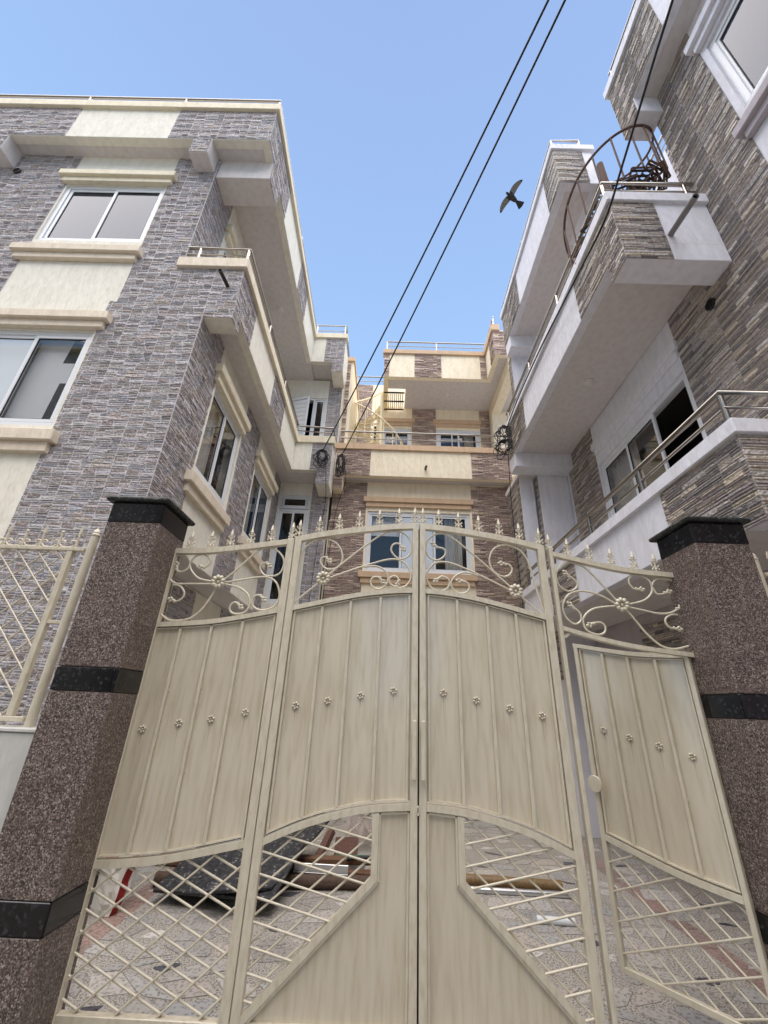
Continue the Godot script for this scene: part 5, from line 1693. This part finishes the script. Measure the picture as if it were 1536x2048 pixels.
func build_cables() -> void:
	var rng := RandomNumberGenerator.new()
	rng.seed = 303
	var c1 := Vector3(-1.47, 6.36, -7.5)
	var c2 := Vector3(-1.12, 6.55, -7.95)
	var defs := [
		["black overhead cable on the left, ending in a round hank on the cream house's balcony", c1, Vector3(1.36, 7.78, -1.6), 0.12, 0.12, 0.2, 13, Vector3(-1.52, 3.2, -8.12)],
		["black overhead cable on the right, ending in a long hank beside the apricot terrace", c2, Vector3(1.52, 7.78, -1.6), 0.1, 0.085, 0.27, 12, Vector3(-1.3, 3.0, -8.36)]]
	for d in defs:
		var a: Vector3 = d[1]
		var b: Vector3 = d[2]
		var t := thing("overhead_cable", d[0], "cable", a)
		var span := MB.new()
		span.tube(sag(a, b, d[3]), 0.012, 8)
		span.tube(sag(b, b + (b - a) * 1.3 + Vector3(0, 0.4, 0), 0.1), 0.012, 8)
		part("span", span, M.cable, t)
		var hk := MB.new()
		coil(hk, a, d[4], d[5], d[6], rng)
		part("hank", hk, M.cable, t)
		var tail := MB.new()
		var e: Vector3 = d[7]
		tail.tube(smooth([a + Vector3(0.06, -0.2, 0.02), a + Vector3(0.13, -0.66, 0.0), Vector3(e.x + 0.12, 5.4, e.z + 0.03), Vector3(e.x + 0.05, 4.5, e.z), e], 6), 0.006, 6)
		part("tail", tail, M.cable, t)
	var t := thing("balcony_cable", "black cable strung along the lavender house's upper balcony to a hank at its far end", "cable", Vector3(2.2, 6.5, -4))
	var sp := MB.new()
	sp.tube(smooth([Vector3(2.2, 7.6, 0.3), Vector3(2.2, 6.93, -1.37), Vector3(2.2, 6.79, -1.72), Vector3(2.2, 6.51, -2.35), Vector3(2.2, 6.35, -2.78), Vector3(2.2, 6.42, -3.53), Vector3(2.2, 6.55, -4.75), Vector3(2.21, 6.6, -6.0), Vector3(2.21, 6.5, -6.85)], 6), 0.012, 8)
	part("span", sp, M.cable, t)
	var hk := MB.new()
	coil(hk, Vector3(2.18, 6.6, -6.8), 0.13, 0.2, 10, rng, Vector3(-0.5, 0, 0.86))
	coil(hk, Vector3(2.16, 6.27, -6.8), 0.15, 0.18, 11, rng, Vector3(-0.5, 0, 0.86))
	part("hank", hk, M.cable, t)
	var tl := MB.new()
	tl.tube(smooth([Vector3(2.24, 6.0, -6.9), Vector3(2.27, 5.6, -7.05), Vector3(2.4, 5.2, -7.5), Vector3(2.44, 4.4, -7.6), Vector3(2.46, 3.4, -7.62), Vector3(2.47, 2.2, -7.65)], 6), 0.007, 6)
	part("tail", tl, M.cable, t)

# treads are slatted wedges round a pole; the rail follows them
func spiral_stair(label: String, called: String, c: Vector3, r: float, rise_from: float, rise_to: float, a0: float, a1: float, steps: int, pole: float, pole_top: float, m: Material, mt: Material, rail_r: float, rail_h: float) -> void:
	var t := thing(called, label, "spiral stair", c)
	var po := MB.new()
	po.lathe(Vector3(c.x, c.y, c.z), UP, [Vector2(0.0, 0.0), Vector2(pole, 0.0), Vector2(pole, pole_top - c.y), Vector2(0.0, pole_top - c.y)], 14)
	part("pole", po, m, t)
	var dir := func(a: float) -> Vector3: return Vector3(cos(a), 0, sin(a))
	var rail := []
	for i in steps:
		var k := float(i) / (steps - 1)
		var y := lerpf(rise_from, rise_to, k)
		var a := lerpf(a0, a1, k)
		var da := (a1 - a0) / (steps - 1) * 0.55
		var tr := MB.new()
		var cc := Vector3(c.x, y, c.z)
		for e in [-1.0, 1.0]:
			tr.tube([cc + dir.call(a) * pole, cc + dir.call(a + da * e) * r], 0.013, 4)
		tr.tube([cc + dir.call(a - da) * r, cc + dir.call(a + da) * r], 0.013, 4)
		var o := part("tread", tr, m, t)
		for s in 9:
			var q := lerpf(0.24, 0.95, s / 8.0)
			var sl := MB.new()
			var p0: Vector3 = cc + dir.call(a - da) * r * q
			var p1: Vector3 = cc + dir.call(a + da) * r * q
			sl.obox((p0 + p1) * 0.5, (p1 - p0) * 0.5, UP * 0.004, dir.call(a) * 0.013)
			part("slat", sl, mt, o)
		var b := MB.new()
		var foot: Vector3 = cc + dir.call(a) * r
		b.tube([foot, foot + UP * rail_h], 0.011, 6)
		part("baluster", b, m, t)
		rail.append(foot + UP * rail_h)
	var rl := MB.new()
	rl.tube(smooth(rail, 5), rail_r, 10)
	part("handrail", rl, m, t)

func build_stairs() -> void:
	spiral_stair("cream painted spiral stair rising from the apricot house's terrace", "spiral_stair", Vector3(-0.33, 6.3, -9.22), 0.74, 6.4, 9.3, 0.45, 4.75, 14, 0.05, 9.45, M.stair_cream, M.stair_cream, 0.021, 0.87)
	var t := thing("stair_landing", "slatted metal landing let into the apricot roof beside the spiral stair", "landing", Vector3(0.0, 9.3, -9.3))
	for i in 10:
		var s := MB.new()
		s.box(Vector3(-0.27 + i * 0.054, 9.3, -9.72), Vector3(-0.245 + i * 0.054, 9.325, -9.02))
		part("slat", s, M.stair_cream, t)
	var fr := MB.new()
	for q in [[-0.285, 0.28, -9.74, -9.71], [-0.285, 0.28, -9.03, -9.0], [-0.285, 0.28, -9.39, -9.36]]:
		fr.box(Vector3(q[0], 9.27, q[2]), Vector3(q[1], 9.299, q[3]))
	part("frame", fr, M.rust_dark, t)
	# rusty stair on the upper balcony of the lavender house
	spiral_stair("rusty spiral stair winding up from the lavender house's upper balcony", "spiral_stair", Vector3(2.9, 6.1, -3.45), 0.65, 6.15, 8.62, -1.37, -7.6, 18, 0.045, 8.85, M.rust, M.rust_dark, 0.0165, 0.88)

func build_bird() -> void:
	# a pigeon in level flight, seen from below: nose, span and up axes
	var c := Vector3(1.523, 7.929, -3.42)
	var view := (c - eye).normalized()
	var right := eye_basis.x
	var up := right.cross(view).normalized() * -1.0
	up = view.cross(right).normalized() * -1.0
	if up.dot(eye_basis.y) < 0.0:
		up = -up
	var side := up.cross(view).normalized()
	if side.dot(eye_basis.x) < 0.0:
		side = -side
	var nose := (side * -0.78 + up * 0.5 - view * 0.2).normalized()
	var wing := (side * 0.42 + up * 0.86).normalized()
	wing = (wing - nose * wing.dot(nose)).normalized()
	var belly := nose.cross(wing).normalized()
	if belly.dot(view) > 0.0:
		belly = -belly
	var b := MB.new()
	var dark := Color(0.045, 0.045, 0.05)
	b.col = dark
	b.lathe(c - nose * 0.15, nose, [Vector2(0.0, -0.0), Vector2(0.022, 0.02), Vector2(0.042, 0.07), Vector2(0.052, 0.13), Vector2(0.05, 0.18), Vector2(0.036, 0.225), Vector2(0.026, 0.25), Vector2(0.025, 0.275), Vector2(0.018, 0.295), Vector2(0.006, 0.305), Vector2(0.003, 0.325), Vector2(0.0, 0.328)], 14)
	# fanned tail
	for k in range(-3, 4):
		var d := (-nose + wing * k * 0.13).normalized()
		var w := d.cross(belly).normalized() * 0.014
		b.obox(c - nose * 0.1 + d * 0.09 + belly * 0.002 * k, d * 0.085, w, belly * 0.003, 0.001)
	# wings: arched, thick at the front edge, tapering to the tip, with separate primaries
	for s in [-1.0, 1.0]:
		var rows := []
		for i in 9:
			var q := i / 8.0
			var ctr: Vector3 = c + nose * (0.045 + 0.02 * sin(q * PI * 0.8) - 0.035 * q * q) + wing * s * (0.03 + 0.29 * q) - belly * (0.03 * sin(q * PI))
			var chord := 0.125 * pow(1.0 - q, 0.35) * (0.8 + 0.2 * sin(q * PI)) + 0.012
			rows.append([ctr + nose * chord * 0.5, ctr + nose * chord * 0.2 - belly * 0.008, ctr - nose * chord * 0.5, ctr + nose * chord * 0.2 + belly * 0.006])
		for i in 8:
			for k in 4:
				var l := (k + 1) % 4
				b.col = Color(0.26, 0.25, 0.225) if k >= 1 and i > 0 and i < 7 else Color(0.07, 0.068, 0.065)
				var out: Vector3 = (rows[i][k] + rows[i][l]) * 0.5 - (rows[i][0] + rows[i][2]) * 0.5
				b.quad(rows[i][k], rows[i][l], rows[i + 1][l], rows[i + 1][k], out + belly * (0.001 if k >= 2 else -0.001))
	for i in b.v.size():
		b.v[i] = c + (b.v[i] - c) * 0.68
	var o := part("pigeon", b, M.feather, self)
	tag(o, "dark pigeon with spread wings flying between the wires and the right rooftop", "bird")

# ---------------------------------------------------------------- unseen houses behind the photographer, added to dim light at street level
func build_street() -> void:
	var defs := [[-16.0, -5.4, 3.8, 12.6, "added unseen plain plastered house across the street, facing the cream house"], [-5.2, -0.9, 4.3, 8.0, "added unseen plain plastered house across the street, facing the left half of the gate"], [2.0, 15.0, 4.3, 8.4, "added unseen plain plastered house across the street, facing the lavender house"]]
	for d in defs:
		var t := thing("unseen_street_house", d[4], "house", Vector3((d[0] + d[1]) * 0.5, 0, d[2]))
		var w := MB.new()
		w.box(Vector3(d[0], 0, d[2]), Vector3(d[1], d[3], d[2] + 8.0), 0.01)
		part("wall", w, M.wallpaint, t)
		var f := [Vector3(0, 0, d[2]), Vector3.RIGHT, Vector3.FORWARD]
		for floor_ in 2:
			for i in 3:
				var u: float = lerpf(d[0], d[1], (i + 0.5) / 3.0)
				var fr := MB.new()
				fr.fbox(f, u - 0.75, u + 0.75, 1.1 + floor_ * 3.1, 2.5 + floor_ * 3.1, 0.0, 0.05, 0.004)
				var o := part("window", fr, M.upvc, t)
				var gl := MB.new()
				gl.fbox(f, u - 0.68, u + 0.68, 1.17 + floor_ * 3.1, 2.43 + floor_ * 3.1, 0.05, 0.056)
				part("pane", gl, M.glass_sky, o)
		var cp := MB.new()
		cp.box(Vector3(d[0] - 0.05, d[3], d[2] - 0.2), Vector3(d[1] + 0.05, d[3] + 0.14, d[2] + 8.0), 0.01)
		part("parapet_cap", cp, M.cream_trim, t)

# ---------------------------------------------------------------- the place
const EXPOSURE := 5.4
func _ready() -> void:
	# camera
	var cam := Camera3D.new()
	cam.name = "camera"
	var pitch := deg_to_rad(24.93)
	var roll := deg_to_rad(2.4)
	var yaw := deg_to_rad(-0.94)
	var fwd := Vector3(sin(yaw) * cos(pitch), sin(pitch), -cos(yaw) * cos(pitch))
	var rt := Vector3(cos(yaw), 0, sin(yaw))
	var up := rt.cross(fwd)
	eye_basis = Basis(rt * cos(roll) + up * sin(roll), up * cos(roll) - rt * sin(roll), -fwd)
	cam.transform = Transform3D(eye_basis, eye)
	cam.fov = 101.2
	cam.near = 0.05
	cam.far = 400.0
	add_child(cam)
	cam.current = true
	# sky
	var gain := 1.0 / EXPOSURE
	var air := Image.create(8, 256, false, Image.FORMAT_RGBF)
	for row in 256:
		var high := sin((0.5 - (row + 0.5) / 256.0) * PI)
		var top := Vector3(0.335, 0.485, 0.845)
		var low := Vector3(0.41, 0.665, 1.06)
		var haze := Vector3(0.6, 0.8, 1.0)
		var c := top.lerp(low, clampf((1.0 - high) / 0.42, 0.0, 1.0))
		c = c.lerp(haze, pow(clampf(1.0 - high / 0.5, 0.0, 1.0), 1.5))
		if high < 0.0:
			c = Vector3(0.32, 0.31, 0.3)
		for x in 8:
			air.set_pixel(x, row, Color(c.x * gain, c.y * gain, c.z * gain))
	var sky := PanoramaSkyMaterial.new()
	sky.panorama = ImageTexture.create_from_image(air)
	var env := Environment.new()
	env.background_mode = Environment.BG_SKY
	env.sky = Sky.new()
	env.sky.sky_material = sky
	env.tonemap_mode = Environment.TONE_MAPPER_LINEAR
	env.tonemap_exposure = EXPOSURE
	env.sdfgi_enabled = true
	env.ssao_enabled = true
	env.ssil_enabled = true
	var we := WorldEnvironment.new()
	we.name = "world"
	we.environment = env
	add_child(we)
	# sun set overhead and spread very wide, standing in for sky glow
	var sun := DirectionalLight3D.new()
	sun.name = "sun"
	sun.light_energy = 0.5
	sun.light_color = Color(1.0, 0.955, 0.915)
	sun.light_angular_distance = 100.0
	sun.shadow_enabled = true
	sun.transform = Transform3D(Basis.looking_at(Vector3(0.0, -0.995, -0.1).normalized(), UP), Vector3.ZERO)
	add_child(sun)
	make_materials()
	build_ground()
	build_left_house()
	build_rear_house()
	build_right_house()
	build_boundary()
	build_gate()
	build_street()
	build_stairs()
	lamp("round white ceiling light under the cream house's balcony", Vector3(-2.22, 6.0, -5.88))
	lamp("round white ceiling light under the cream house's roof overhang", Vector3(-2.53, 9.22, -6.39))
	lamp("round white ceiling light under the lavender house's upper balcony", Vector3(2.85, 5.955, -4.8))
	lamp("round white ceiling light under the apricot house's roof", Vector3(1.42, 9.385, -9.15))
	lamp("round white ceiling light under the lavender house's lower balcony", Vector3(2.75, 2.728, -3.6))
	build_cables()
	build_debris()
	build_bird()
